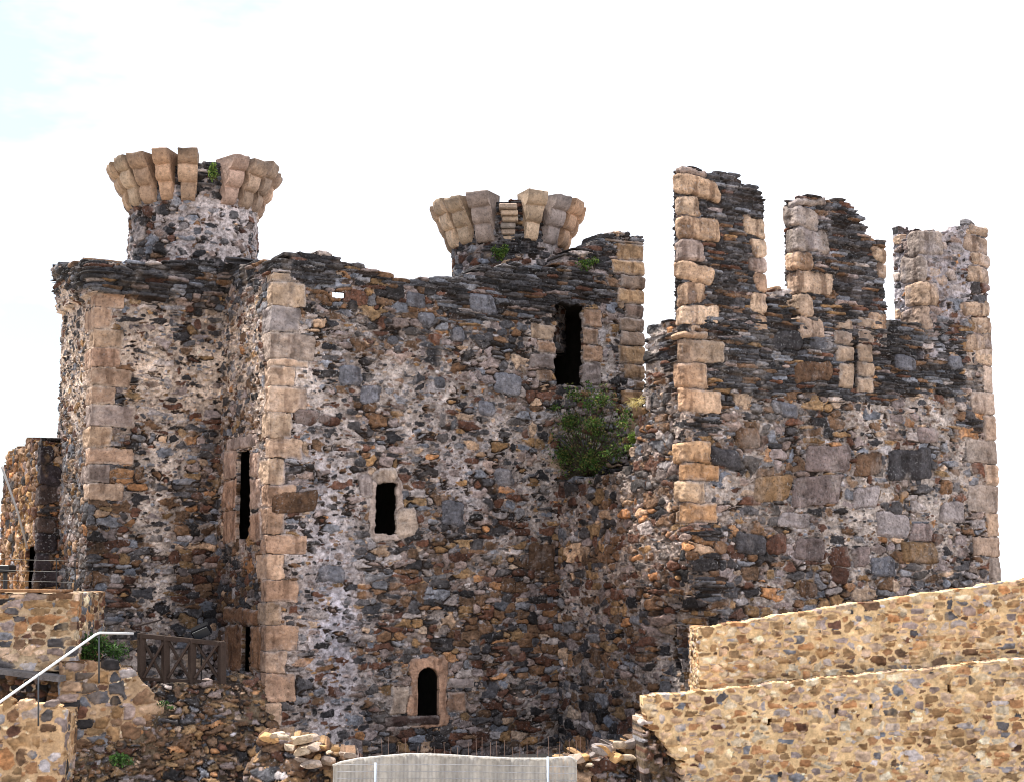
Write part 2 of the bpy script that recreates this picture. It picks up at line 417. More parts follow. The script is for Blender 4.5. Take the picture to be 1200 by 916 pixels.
    # dressed blocks: quoins, jambs
    du = (fbm(U*3, Z*3, k+81, 4)-.5)*.13; dz = (fbm(U*3, Z*3, k+83, 4)-.5)*.10
    for n, (a, bq, z0, z1, t, col, hh, rad) in enumerate(s.blocks):
        i0 = np.searchsorted(U[0], a-.08); i1 = np.searchsorted(U[0], bq+.08); j0 = np.searchsorted(Z[:, 0], z0-.08); j1 = np.searchsorted(Z[:, 0], z1+.08)
        if i0 >= i1 or j0 >= j1: continue
        S = (slice(j0, j1), slice(i0, i1))
        r1, r2, r3 = [float(hsh(np.array(n), np.array(q), k+11)) for q in range(3)]
        hw, hz = (bq-a)/2, (z1-z0)/2; um, zm = (a+bq)/2, (z0+z1)/2
        rd_ = min(rad, hw, hz) if rad else .05 if t else min(.13, hw*.8, hz*.8)
        qx = np.abs(U[S]+du[S]*(2 if rad else 1 if t else 1.5)+(0 if t else (r2-.5)*.5*(Z[S]-zm))-um)-hw+rd_; qz = np.abs(Z[S]+dz[S]*(2 if rad else 1 if t else 1.3)+(r1-.5)*(.06 if t else .3)*(U[S]-um)-zm)-hz+rd_
        sdb = rd_-(np.hypot(np.maximum(qx, 0), np.maximum(qz, 0))+np.minimum(np.maximum(qx, qz), 0))-.010
        ins = sdb > 0; ring = (sdb > -.012) & ~ins
        g = fbm(U[S]*5+n*3.1, Z[S]*7+n, k+87, 4); st = fbm(U[S]*6+n*2.7, Z[S]*1.4+n*.7, k+88, 3)
        wear = sst(.52, .72, st)*cfg.get('blockstain', .55)
        cb = col*(.9, .895, .92)*(.5+.9*g)[..., None]*(1-wear[..., None]*np.array([.75, .8, .82]))
        C[S] = np.where(ins[..., None], cb, C[S]); C[S] = np.where(ring[..., None], C[S]*.6, C[S])
        hb = hh*(.6+.8*r2)*np.sqrt(sat(sdb/.07))+(g-.5)*.07
        h[S] = np.where(ins, hb, h[S]); h[S] = np.where(ring, np.minimum(h[S], -.02), h[S])
        cu[S] = np.where(ins, um, cu[S]); cz[S] = np.where(ins, zm, cz[S]); SD[S] = np.where(ins, sdb, SD[S])
        T[S] = np.where(ins | ring, t, T[S])
    # weathering: run-off stains, soot, lime smears; the dark field also paints shade
    stn = sst(.5, .75, fbm(U*1.6, Z*.35, k+101, 4))*cfg.get('stain', .35)
    C = C*(1-stn[..., None]*np.array([.8, .85, .85]))
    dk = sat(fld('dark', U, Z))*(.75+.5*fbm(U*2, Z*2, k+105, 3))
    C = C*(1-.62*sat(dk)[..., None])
    sm = sst(.56, .7, fbm(U*2.2, Z*1.2, k+111, 5))*sat(lime*1.3)*cfg.get('smear', .5)*np.where(T == 0, 1, .7)
    C = C*(1-sm[..., None])+(mc1*(.7+.6*mn[..., None]))*sm[..., None]
    ed_ = (T > 0)*sat(1-SD/.07)*sst(.42, .62, fbm(U*3, Z*3, k+131, 4))*cfg.get('blend', .75)
    C = C*(1-ed_[..., None])+(mc1*.8*(.6+.7*mn[..., None]))*ed_[..., None]
    rd = sat(fld('rust', U, Z)); C = C*(1-rd[..., None])+C*np.array([1.25, .95, .72])*rd[..., None]
    h = h+(fbm(U*.8, Z*.8, k+120, 3)-.5)*cfg.get('bulge', .1)
    if 'push' in cfg: h = h+cfg['push'](s, U, Z, cu, cz)
    return h, np.clip(C, .004, .85), T, cu, cz, SD
# ================================================================== LAYOUT
TH = math.radians(29); DR = np.array([math.cos(TH), math.sin(TH)]); BK = np.array([-math.sin(TH), math.cos(TH)])
Cc = np.array([(313-600)/RY*36, 36.0])
Dd = rline(655, Cc, DR); Ee = rline(806, Dd, -BK); Ff = rline(1173, Ee, DR)
Bb = rline(253, Cc, BK); Aa = rline(100, Bb, -DR); A0 = rline(62, Aa, BK)
D2 = rline(757, Cc, DR)
TAN = [L(196, 166, 138), L(204, 178, 152), L(180, 150, 126), L(170, 152, 142), L(194, 158, 130), L(160, 146, 140)]
ORNG = [L(202, 168, 142), L(208, 178, 152), L(184, 150, 126), L(192, 164, 146)]
LILAC = [L(192, 167, 144), L(180, 158, 140), L(166, 153, 143), L(198, 172, 147)]
W_OLD = (.15, .2, .16, .1, .08, .035, .03, .15, .11, 0, .005)
W_BRN = (.13, .09, .05, .2, .25, .10, .03, .1, .02, 0, .05)
MATS_OLD = {'wall': M_OLD}
# ------------------------------------------------------------------ ground
def ground():
    n = 90; g = np.linspace(-1, 1, n); g = np.sign(g)*np.abs(g)**3*1500
    X, Y = np.meshgrid(g, g+20); Z = (fbm(X*.3, Y*.3, 5, 3)-.5)*.2+1.65*sst(21, 27, Y)*(1-sst(60, 200, np.abs(X)))*(1-sst(90, 300, Y))
    V = np.stack([X, Y, Z], -1).reshape(-1, 3); i = np.arange(n*n).reshape(n, n)
    Fc = np.stack([i[:-1, :-1], i[:-1, 1:], i[1:, 1:], i[1:, :-1]], -1).reshape(-1, 4)
    C = L(142, 134, 124)*(.7+.6*fbm(X*.7, Y*.7, 9, 4).reshape(-1, 1))
    me, org = raw_mesh('ground', V, Fc, C, org=np.zeros(3)); o = link('ground', me, M_EARTH); o['kind'] = 'structure'
ground()
def prism(name, poly, z0, z1, mat, parent, open_sides=(), top=True, col=(.12, .1, .09)):
    n = len(poly); V = [(p[0], p[1], z0) for p in poly]+[(p[0], p[1], z1) for p in poly]
    fs = [(i, (i+1) % n, n+(i+1) % n, n+i) for i in range(n) if i not in open_sides]
    if top: fs.append(tuple(range(n, 2*n)))
    m = MB(); m.add(V, fs, col)
    return m.build(name, mat, parent, org=np.array([poly[0][0], poly[0][1], z0]))
# ------------------------------------------------------------------ things of the castle
tw = thing('castle_tower', (Aa[0], Aa[1], 0), 'rubble tower at the left end with tan corner blocks, dark cornice and round turret above', 'tower', 'castle towers')
cw = thing('curtain_wall', (float(Dd[0]), float(Dd[1]), 0), 'long grey rubble castle wall with two small arched windows and a high doorway, between the two towers', 'castle wall')
rt = thing('castle_tower', (Ee[0], Ee[1], 0), 'broad ruined castle tower on the right with three tall broken merlons', 'tower', 'castle towers')
# ---- strip 1: left tower, re-entrant corner and curtain wall
S1 = Strip([A0, Aa, Bb, Cc, D2, D2+BK*1.6], 1.5, 15.7, step=.0172)
uA, uB, uC, uD = S1.cum[1:5]
R = random.Random(3)
def ez(seg, px, py): return S1.uz(seg, px, py)[1]
S1.quoin(uA, ez(1, 110, 585), ez(1, 110, 343), (.5, .8), (.6, .95), ORNG+TAN[:4], 'corner_quoins#A', (.36, .58), .012, 0, R)
S1.quoin(uC, ez(3, 320, 880), ez(3, 320, 420), (.4, .6), (.5, .85), TAN[:3]+ORNG[:2], 'corner_quoins#C', (.42, .66), .012, 0, R)
S1.quoin(uC, ez(3, 320, 420), ez(3, 320, 318), (.4, .6), (.6, .95), [L(168, 150, 136), L(150, 140, 136), L(190, 164, 138)], 'corner_quoins#C', (.42, .66), .015, .0, R)
S1.quoin(uD, ez(3, 750, 446), ez(3, 750, 284), (.75, 1.02), (.4, .5), [L(150, 128, 110), L(172, 140, 108), L(140, 118, 104), L(184, 150, 114)], 'pier_blocks', (.36, .52), .06, 0, R)
S1.quoin(uD, ez(3, 750, 560), ez(3, 750, 446), (.4, .7), (.4, .5), [L(176, 140, 104), L(150, 118, 90)], 'pier_blocks', (.3, .46), .05, .2, R)
# slit window in the return wall
for a in ((262, 527, 277, 560), (261, 562, 277, 596), (262, 598, 277, 636), (294, 560, 306, 596), (293, 600, 307, 634), (294, 530, 305, 558)): S1.rect(2, *a, 'window_surround#slit', ORNG[R.randrange(4)]*.9, .03)
S1.rect(2, 266, 510, 302, 525, 'window_surround#slit', TAN[3], .03)
S1.hole(2, 277.5, 527, 293.5, 632, rough=.05)
# low doorway in the return wall
S1.rect(2, 263, 712, 303, 731, 'door_surround#low', L(150, 112, 84), .05); S1.rect(2, 263, 732, 283, 785, 'door_surround#low', L(134, 98, 72), .02); S1.rect(2, 294, 733, 306, 785, 'door_surround#low', L(160, 122, 92), .03)
S1.hole(2, 283.5, 733, 293, 787, rough=.03)
# arched windows of the curtain wall
pale = [L(182, 164, 152), L(170, 156, 150), L(192, 172, 154)]
S1.rect(3, 432, 556, 474, 633, 'window_surround#upper', pale[0], .012, rad=.3); S1.rect(3, 437, 546, 467, 566, 'window_surround#upper', pale[2], .045, rad=.2); S1.rect(3, 420, 556, 437, 584, 'window_surround#upper', pale[1], .03, rad=.12); S1.rect(3, 464, 596, 489, 628, 'window_surround#upper', pale[2], .03, rad=.12)
S1.hole(3, 440, 566, 464, 625, False, .05)
terr = [L(188, 150, 124), L(176, 142, 118), L(200, 166, 138)]
S1.rect(3, 478, 769, 526, 852, 'window_surround#lower', terr[0], .035, rad=.2); S1.rect(3, 457, 802, 478, 837, 'window_surround#lower', pale[2], .03, rad=.08); S1.rect(3, 526, 794, 556, 806, 'window_surround#lower', pale[1], .03); S1.rect(3, 525, 810, 546, 834, 'window_surround#lower', terr[1]*.85, .03)
S1.rect(3, 452, 838, 514, 850, 'window_surround#lower', L(84, 66, 60), .05)
S1.hole(3, 489.5, 782, 513.5, 838, True, .012)
# high doorway
for a in ((622, 380, 651, 398), (628, 399, 651, 414), (620, 415, 651, 432), (629, 433, 648, 447), (684, 362, 705, 384), (683, 385, 700, 404), (682, 405, 706, 424), (681, 425, 703, 450)): S1.rect(3, *a, 'door_surround#high', np.array(TAN[R.randrange(1, 6)])*.8, .03)
S1.hole(3, 650, 356, 683, 452, rough=.1)
S1.hole(3, 389, 342.5, 404, 349, rough=.02)
for x0, y0, x1, y1 in ((549, 344, 580, 368), (474, 343, 500, 361), (489, 366, 510, 382), (530, 382, 546, 401), (398, 428, 424, 452), (422, 452, 446, 472), (508, 442, 524, 456), (454, 394, 466, 404), (560, 470, 580, 488), (578, 438, 612, 462), (372, 662, 404, 682), (516, 586, 543, 616), (580, 548, 602, 568)):
    S1.rect(3, x0, y0, x1, y1, 'wall', PAL[2]*R.uniform(.6, 1.25), .04)
for x0, y0, x1, y1 in ((344, 480, 372, 498), (372, 486, 398, 498), (320, 575, 372, 600), (586, 676, 606, 694), (618, 636, 650, 668)):
    S1.rect(3, x0, y0, x1, y1, 'wall', PAL[3 if y0 < 560 else 4]*R.uniform(.7, 1.1), .03)
zc0 = ez(1, 180, 350); zc1 = ez(1, 180, 309)
def cornice_band(U, Z):
    zb = zc0-.12*sst(uA+2.2, uB+1.0, U)*0+.9*sst(uB-.3, uB+.9, U)+.9*sst(uB+.9, uB+3, U)
    return sst(zb-.02, zb+.015, Z+(fbm(U*4, U*0, 33, 2)-.5)*.12)*(U < uC-.4)
def push1(s, U, Z, cu, cz):
    b = cornice_band(U, Z)
    st = .10+.12*hsh(np.floor(cz/.11).astype(np.int64), np.floor(cu/.8).astype(np.int64), 6)+.09*sst(zc0+.15, zc0+.5, Z)
    h = b*st*(.7+.6*fbm(U*1.2, Z*3, 8, 2))
    # ragged slabs jut from the wall head
    return h
cfg1 = dict(seed=100, base=style((.35, .175), 11, var=1.5), w=W_OLD, wb=W_BRN, hs=.04, stain=.25, smear=.32, infill=.75,
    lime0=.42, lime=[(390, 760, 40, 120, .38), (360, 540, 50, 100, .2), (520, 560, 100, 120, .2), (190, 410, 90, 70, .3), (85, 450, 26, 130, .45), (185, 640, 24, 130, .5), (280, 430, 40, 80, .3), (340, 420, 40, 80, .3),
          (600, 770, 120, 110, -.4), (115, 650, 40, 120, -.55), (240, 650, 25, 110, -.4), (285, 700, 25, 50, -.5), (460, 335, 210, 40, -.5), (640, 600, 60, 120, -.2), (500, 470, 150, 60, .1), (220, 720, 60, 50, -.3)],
    brown0=.16, brown=[(600, 750, 130, 160, .7), (470, 760, 80, 100, .25), (220, 640, 50, 150, .5), (285, 620, 40, 170, .5), (360, 420, 70, 80, .15), (130, 560, 40, 50, .4), (180, 420, 60, 60, .2), (360, 820, 60, 60, .2)],
    ws=(6, 5, 1.4, .9, .8, .1, 0, .9, .4, 0, 0), slate_style=style((.5, .088), 977, var=.9, jit=.8, jitz=.4, rot=.12, lim=.9, warp=.03), slate0=0, slate=[(600, 345, 110, 36, .95), (700, 300, 60, 35, .5), (420, 312, 110, 16, .7), (330, 302, 30, 10, .7), (180, 325, 150, 26, 1.1), (120, 690, 36, 110, .5), (600, 860, 140, 40, .3)],
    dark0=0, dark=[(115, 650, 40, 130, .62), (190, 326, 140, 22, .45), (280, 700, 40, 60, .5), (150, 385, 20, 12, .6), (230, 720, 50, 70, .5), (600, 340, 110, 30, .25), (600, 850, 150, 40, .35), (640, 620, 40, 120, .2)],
    rust0=0, rust=[(280, 600, 40, 120, .3), (330, 740, 30, 120, .2)], warm0=0, warm=[(170, 420, 150, 100, .95), (290, 480, 40, 160, .7), (70, 460, 40, 120, .6), (200, 640, 60, 120, .4)], lav0=0, lav=[(392, 750, 36, 130, .8), (350, 560, 50, 80, .5), (540, 580, 60, 80, .35)], push=push1, mort_light=L(186, 174, 168))
top1 = S1.profile([(0, 66, 316), (0, 75, 309), (1, 112, 308), (1, 200, 308), (1, 250, 308), (2, 262, 314), (2, 300, 306), (3, 315, 304), (3, 330, 303), (3, 344, 296), (3, 386, 294), (3, 395, 302), (3, 430, 312), (3, 455, 321), (3, 460, 325), (3, 495, 327), (3, 500, 325), (3, 530, 325), (3, 548, 320), (3, 575, 312), (3, 620, 309), (3, 645, 312), (3, 655, 306), (3, 666, 296), (3, 690, 287), (3, 702, 279), (3, 712, 271), (3, 728, 269), (3, 740, 275), (3, 756, 279)])
t_tw = S1.tagid('wall#tower'); t_co = S1.tagid('cornice')
def zones1(s, U, Z, ft):
    ft = np.where((ft == 0) & (U < uC), t_tw, ft)
    return np.where((cornice_band(U, Z) > .5) & (U < uC-.4), t_co, ft)
TOWER_TAGS = ('wall#tower', 'cornice', 'corner_quoins#A', 'corner_quoins#C', 'window_surround#slit', 'door_surround#low')
MO = {'wall': M_OLD}
for q in ('corner_quoins#A', 'corner_quoins#C', 'window_surround#slit', 'window_surround#upper', 'window_surround#lower', 'door_surround#low', 'door_surround#high', 'pier_blocks', 'corner_quoins', 'corner_quoins#E', 'corner_quoins#F', 'arrow_slit'): MO[q] = M_DRESS
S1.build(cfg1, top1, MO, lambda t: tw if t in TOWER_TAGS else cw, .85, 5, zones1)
# unseen roofs and back walls added to keep the openings dark
inn = lambda P, k=.45: P+BK*k
zr = EYE+6.25
p560 = rline(560, Cc, DR)
prism('blackout_roof', [A0+DR*.4, Aa+DR*.4+BK*.4, Bb+BK*.4+DR*.3, Bb+BK*5+DR*.5, A0+DR*.5+np.array([.3, 3.0])], 0, zr, M_DARK, tw, open_sides=(0, 1, 2), col=(.1, .09, .08))
prism('blackout_roof', [Bb+DR*.3+BK*.5, Cc+DR*.4+BK*.35, inn(p560, .35), p560+BK*7, Bb+BK*7+DR*.5], 0, zr, M_DARK, cw, open_sides=(0, 1, 2), col=(.1, .09, .08))
prism('blackout_roof', [inn(p560, .35), inn(D2-DR*.35, .35), D2-DR*.35+BK*7, p560+BK*7], 0, EYE+7.45, M_DARK, cw, open_sides=(0,), col=(.08, .07, .06))
# ---- strip 2: right tower
S2 = Strip([Dd+DR*0, Ee, Ff, Ff+BK*4], 1.5, 13.6, step=.0172)
vE, vF = S2.cum[1], S2.cum[2]
ez2 = lambda px, py: S2.uz(1, px, py)[1]
R = random.Random(12)
S2.quoin(vE, ez2(806, 482), ez2(806, 388), (.3, .45), (.55, .95), TAN[:4], 'corner_quoins#E', (.48, .64), .07, 0, R)
S2.quoin(vE, ez2(806, 612), ez2(806, 516), (.3, .45), (.6, .9), [L(206, 176, 144), L(196, 160, 124), L(182, 142, 104)], 'corner_quoins#E', (.42, .6), .06, 0, R)
S2.quoin(vF, 0, ez2(1165, 360), (.4, .95), (.4, .6), LILAC+[L(150, 142, 142), L(198, 178, 162)], 'corner_quoins#F', (.5, .72), .03, 0, R)
for a in ((978, 374, 1000, 386), (976, 388, 999, 404), (979, 405, 1000, 424), (983, 426, 1001, 456), (1005, 372, 1025, 384), (1004, 386, 1026, 402), (1004, 403, 1022, 424), (1004, 424, 1024, 441), (1004, 442, 1023, 460)): S2.rect(1, *a, 'arrow_slit', LILAC[R.randrange(4)], .05)
S2.hole(1, 1000.6, 378, 1003.4, 452, rough=.008)
S2.hole(0, 787, 738, 802, 784, rough=.16)
S2.hole(1, 1074, 408, 1086, 423, rough=.02)
def col2(k): return PAL[k]*R.uniform(.75, 1.15)
for x0, y0, x1, y1, c in ((885, 556, 928, 586, 5), (1002, 530, 1033, 557, 4), (1040, 526, 1092, 562, 1), (864, 500, 892, 526, 4), (834, 524, 868, 548, 1), (944, 522, 996, 552, 7), (930, 556, 986, 592, 7), (1000, 570, 1030, 594, 8), (1026, 600, 1066, 630, 8), (972, 640, 996, 664, 3), (974, 664, 994, 684, 3), (1056, 634, 1098, 660, 5), (860, 624, 900, 650, 1), (912, 600, 950, 618, 8), (932, 630, 966, 656, 7), (900, 625, 922, 650, 3), (1102, 588, 1132, 612, 8), (1068, 612, 1092, 634, 7), (1022, 652, 1050, 676, 2), (905, 470, 935, 488, 2), (1075, 500, 1098, 520, 7), (930, 424, 976, 448, 4), (905, 388, 940, 410, 1), (946, 394, 976, 412, 2), (1048, 416, 1072, 434, 2), (1110, 416, 1128, 434, 2), (936, 680, 960, 700, 4), (998, 640, 1020, 664, 7)):
    S2.rect(1, x0, y0, x1, y1, 'wall', col2(c), .045)
def zg(px, py, dz=0): return ez2(px, py)+dz
prof2 = S2.profile([(0, 640, 566), (0, 655, 562), (0, 700, 556), (0, 735, 548), (0, 742, 520), (0, 750, 480), (0, 756, 440), (0, 760, 390), (0, 768, 380), (0, 776, 376), (0, 792, 368), (0, 804, 372), (1, 807, 372), (1, 896, 372), (1, 898, 337), (1, 925, 337), (1, 928, 372), (1, 1036, 376), (1, 1052, 376), (1, 1172, 384)])
def push2(s, U, Z, cu, cz):
    # eroded, undercut foot of the corner
    PX, PY = s.proj(U, Z)
    a = bumps(PX, PY, [(800, 740, 28, 45, -.55), (815, 800, 60, 60, -.2)])
    b = bumps(PX, PY, [(835, 625, 22, 10, .12), (830, 645, 26, 10, .07), (838, 690, 20, 40, .1)])
    return a+b
cfg2 = dict(seed=300, infill=.7, base=style((.40, .215), 47, var=1.5), w=(.12, .17, .16, .09, .1, .06, .05, .15, .1, 0, .02), wb=(.12, .08, .05, .18, .25, .13, .04, .1, .02, 0, .06), hs=.045, stain=.3, smear=.3,
    lime0=.36, lime=[(960, 560, 120, 130, .2), (780, 450, 25, 60, .5), (720, 700, 50, 130, -.15), (830, 660, 40, 60, -.2), (1110, 600, 60, 100, .1), (775, 600, 16, 100, .2)],
    brown0=.2, brown=[(720, 690, 90, 170, .8), (780, 640, 40, 120, .6), (960, 450, 120, 50, .25), (960, 640, 60, 60, .3)],
    ws=(6, 5, 1.6, 1, 1.6, .4, 0, .6, .2, 0, .1), slate0=0, slate=[(900, 395, 150, 60, .85), (1050, 395, 120, 60, .75), (980, 440, 240, 34, .5), (825, 498, 22, 15, 1.), (835, 625, 26, 12, 1.), (830, 690, 26, 40, .6), (1125, 500, 40, 18, .4), (1080, 560, 40, 12, .3)],
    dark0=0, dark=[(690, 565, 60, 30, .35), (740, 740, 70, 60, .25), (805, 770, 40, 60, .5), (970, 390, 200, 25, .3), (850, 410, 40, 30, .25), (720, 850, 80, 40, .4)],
    rust0=0, rust=[(730, 650, 80, 120, .35), (800, 450, 20, 60, .4), (1165, 560, 30, 150, .3)], push=push2, mort_light=L(186, 173, 165))
t_low = S2.tagid('wall#low')
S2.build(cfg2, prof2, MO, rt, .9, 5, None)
prism('blackout_roof', [Ee+DR*.5+BK*.5, Ff-DR*.5+BK*.5, Ff-DR*.5+BK*5, Ee+DR*4.5+BK*5.5, Ee+DR*.5+BK*1.5], 0, EYE+5.9, M_DARK, rt, open_sides=(0,), col=(.1, .09, .08))  # unseen roof block, likewise added to darken the tower inside
# ---- merlons
def merlon(pxa, pxb, t, zlo, prof, seed, stone, quo, slate0, lime0, w, hr, uo=0, sid=None):
    Pa = rline(pxa, Ee, DR); Pb = rline(pxb, Ee, DR)
    S = Strip([Pa+BK*t, Pa, Pb, Pb+BK*t, Pa+BK*t], zlo, 16.0)
    Rr = random.Random(seed)
    top = S.profile([(1, a, b) for a, b in prof])
    zb = zlo; zt = float(top(S.cum[1]+.1))
    S.quoin(S.cum[1], zlo, zt, (min(t, .5), min(t, .8)), quo[0], stone, 'wall', hr, .06, quo[2], Rr)
    if quo[1]:
        zt2 = float(top(S.cum[2]-.1)); S.quoin(S.cum[2], zlo, zt2-quo[3], quo[1], (.3, .4), stone, 'wall', (.34, .5), .05, .18, Rr)
    cfg = dict(seed=seed, base=style((.42, .24), seed+3, var=1.1), w=w, ws=(6, 5, 1.6, 1, 1.2, .2, 0, .6, .2, 0, 0), hs=.05, stain=.2, smear=.3, lime0=lime0, slate0=slate0, dark0=0, rust0=.1, brown0=.2, wb=W_BRN, bulge=.06, blockstain=.7, mort_light=L(176, 170, 176))
    ob = S.build(cfg, top, MO, rt, min(.18, t*.4), 2, names={'wall': 'merlon'})
    return list(ob.values())[0]
zm = EYE+5.85
merlon(806, 903, .32, zm, [(797, 196), (826, 196), (829, 203), (850, 201), (868, 206), (872, 216), (882, 212), (888, 222), (890, 232), (902, 236)], 21, TAN[:4], ((.6, 1.0), (.35, .6), 0, .5), .9, .3, W_OLD, (.44, .56))
merlon(945, 1047, .5, zm-.1, [(938, 231), (958, 230), (962, 233), (985, 232), (1003, 241), (1012, 252), (1017, 272), (1022, 282), (1036, 282)], 22, LILAC+TAN[:3], ((.5, .9), (.3, .55), 0, .1), .85, .35, W_OLD, (.44, .58))
m3 = merlon(1091, 1171, .95, zm-.3, [(1072, 272), (1085, 268), (1108, 267), (1114, 270), (1116, 264), (1140, 262), (1156, 268)], 23, LILAC, ((.3, .7), (.55, .9), .1, 0), .12, .75, (.05, .1, .26, .06, .06, .04, .12, .2, .2, 0, 0), (.5, .74))  # paler stone weights and more pale mortar than the other merlons
m3['label'] = 'merlon in paler lilac stone and mortar colours'
# ---- turrets
def turret(parent, ctr, r, z0, z1, ringr, ztop, n, gaps, seed, cfgx, phase, label=None, red=None):
    P = [(ctr[0]+r*math.sin(a), ctr[1]+r*math.cos(a)) for a in np.linspace(0, -2*math.pi, 65)]
    S = Strip(P, z0, ztop-.05, rad=2*math.pi*r/130)
    uu = S.cum[-1]
    f = lambda u: np.interp((np.asarray(u)/uu*16) % 1, [0, .5, 1], [ztop-.28, ztop-.12, ztop-.28])+(vn(np.asarray(u)*2.3, np.asarray(u)*0, seed)-.5)*.25
    cfg = dict(seed=seed, base=style((.36, .2), seed+1, var=1.1, rot=.7, p=2), w=(.24, .2, .12, .14, .06, .02, .02, .1, .08, 0, 0), hs=.05, stain=.1, smear=.4, lime0=.72, mort_light=L(190, 178, 176), bulge=.05)
    cfg.update(cfgx)
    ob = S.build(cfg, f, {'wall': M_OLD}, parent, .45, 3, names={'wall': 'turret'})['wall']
    if label: ob['label'] = label
    Rr = random.Random(seed)
    hz = ztop-z1
    for k in range(n):
        a = phase+2*math.pi*k/n
        if k in gaps: continue
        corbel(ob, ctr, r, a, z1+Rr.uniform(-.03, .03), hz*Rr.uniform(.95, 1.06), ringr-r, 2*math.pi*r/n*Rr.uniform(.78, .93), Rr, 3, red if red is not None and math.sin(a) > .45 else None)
    return ob
def corbel(parent, ctr, r, a, z0, H, out, w, Rr, tiers=3, tint=None):
    base = np.array((TAN+LILAC[:1])[Rr.randrange(7)])*.97
    if tint is not None: base = np.array(tint)*np.array([1, Rr.uniform(.97, 1.03), Rr.uniform(.95, 1.03)])*Rr.uniform(.75, 1.3)
    tc = [base*Rr.uniform(.72, 1.2) for _ in range(3)]
    pts = [(-.25, 0, 0)]
    hs = [H*.36, H*.33, H*.31]; z = 0
    for k in range(tiers):
        o0 = out*k/3*.95; o1 = out*(k+1)/3
        if k: pts.append((o0-.015, z+.004, k))
        for q in range(6):
            t = q/5*math.pi/2
            pts.append((o0+.02+(o1-o0-.03)*(.75*math.sin(t)+.25*q/5), z+.01+hs[k]*.68*(.7*(1-math.cos(t))+.3*q/5), k))
        pts.append((o1-.004, z+hs[k]*.9, k)); pts.append((o1-.025, z+hs[k]-.012, k))
        z += hs[k]
    pts.append((-.25, z, tiers-1))
    n = len(pts); ys = [-w/2, -w/2+.012, -w/4, 0, w/4, w/2-.012, w/2]
    V = []; C = []; rot = np.array([math.sin(a), math.cos(a)]); tan = np.array([rot[1], -rot[0]])
    tilt = Rr.uniform(-.05, .05); sk = Rr.uniform(-.04, .04)
    cz = sum(p[1] for p in pts)/n; cx = sum(p[0] for p in pts)/n
    off = Rr.uniform(0, 90)
    for yi, y in enumerate(ys):
        for (x, zz, k) in pts:
            sh = .985 if yi in (0, 6) else 1
            yy = y*(1+.17*(k-1.4))*(1+.07*math.sin(k*4+off))
            px = cx+(x-cx)*sh; pz = cz+(zz-cz)*sh
            nx = (float(fbm(np.array(px*5+off), np.array(pz*5+y*7), 3, 2))-.5)*.09
            px += nx; pz += nx*.5+tilt*yy
            rr = r+px
            p = np.array(ctr)+rot*rr+tan*(yy+sk*px+nx*.4)
            V.append((p[0], p[1], z0+pz))
            st = .75+.5*float(fbm(np.array(yy*6+off), np.array(pz*3+px*2), 5, 2))
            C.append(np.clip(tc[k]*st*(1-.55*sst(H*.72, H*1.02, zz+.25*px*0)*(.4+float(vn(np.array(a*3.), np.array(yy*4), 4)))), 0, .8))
    fs = [(j*n+i, j*n+(i+1) % n, (j+1)*n+(i+1) % n, (j+1)*n+i) for j in range(6) for i in range(n)]
    fs += [tuple(range(n))[::-1], tuple(6*n+i for i in range(n))]
    me = bpy.data.meshes.new('corbel'); V = np.array(V); org = np.array([ctr[0]+rot[0]*r, ctr[1]+rot[1]*r, z0])
    me.from_pydata([tuple(q) for q in V-org], [], fs)
    at_ = me.color_attributes.new('Col', 'FLOAT_COLOR', 'POINT'); at_.data.foreach_set('color', np.concatenate([np.array(C), np.ones((len(V), 1))], 1).astype(np.float32).ravel())
    me.polygons.foreach_set('use_smooth', [True]*(len(fs)-2)+[False]*2)
    me.update()
    return link('corbel', me, M_DRESS, parent, org)
c1 = at(228, 240, 41.3)[:2]; c2 = at(595.5, 280, 42)[:2]
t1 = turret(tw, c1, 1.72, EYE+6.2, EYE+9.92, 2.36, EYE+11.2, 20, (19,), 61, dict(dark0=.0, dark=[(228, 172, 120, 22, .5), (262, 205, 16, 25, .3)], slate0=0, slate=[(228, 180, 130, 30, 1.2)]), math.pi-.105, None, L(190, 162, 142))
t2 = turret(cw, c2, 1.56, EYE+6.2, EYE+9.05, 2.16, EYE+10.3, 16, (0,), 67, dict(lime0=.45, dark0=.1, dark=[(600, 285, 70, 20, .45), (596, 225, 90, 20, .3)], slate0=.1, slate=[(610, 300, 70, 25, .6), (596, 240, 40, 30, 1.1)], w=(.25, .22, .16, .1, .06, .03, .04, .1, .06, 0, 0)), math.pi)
m = MB(); rs = random.Random(9)
for q in range(6):
    zq = EYE+9.12+q*.155; w_ = .34+.03*q; fr = c2[1]-1.56-.02-q*.085
    m.box((c2[0]+.03+rs.uniform(-.03, .03), fr+.25, zq), (w_, .5, .148), None, np.array(LILAC[q % 4])*rs.uniform(.6, .95), .03)
m.build('stepped_block', M_DRESS, t2)
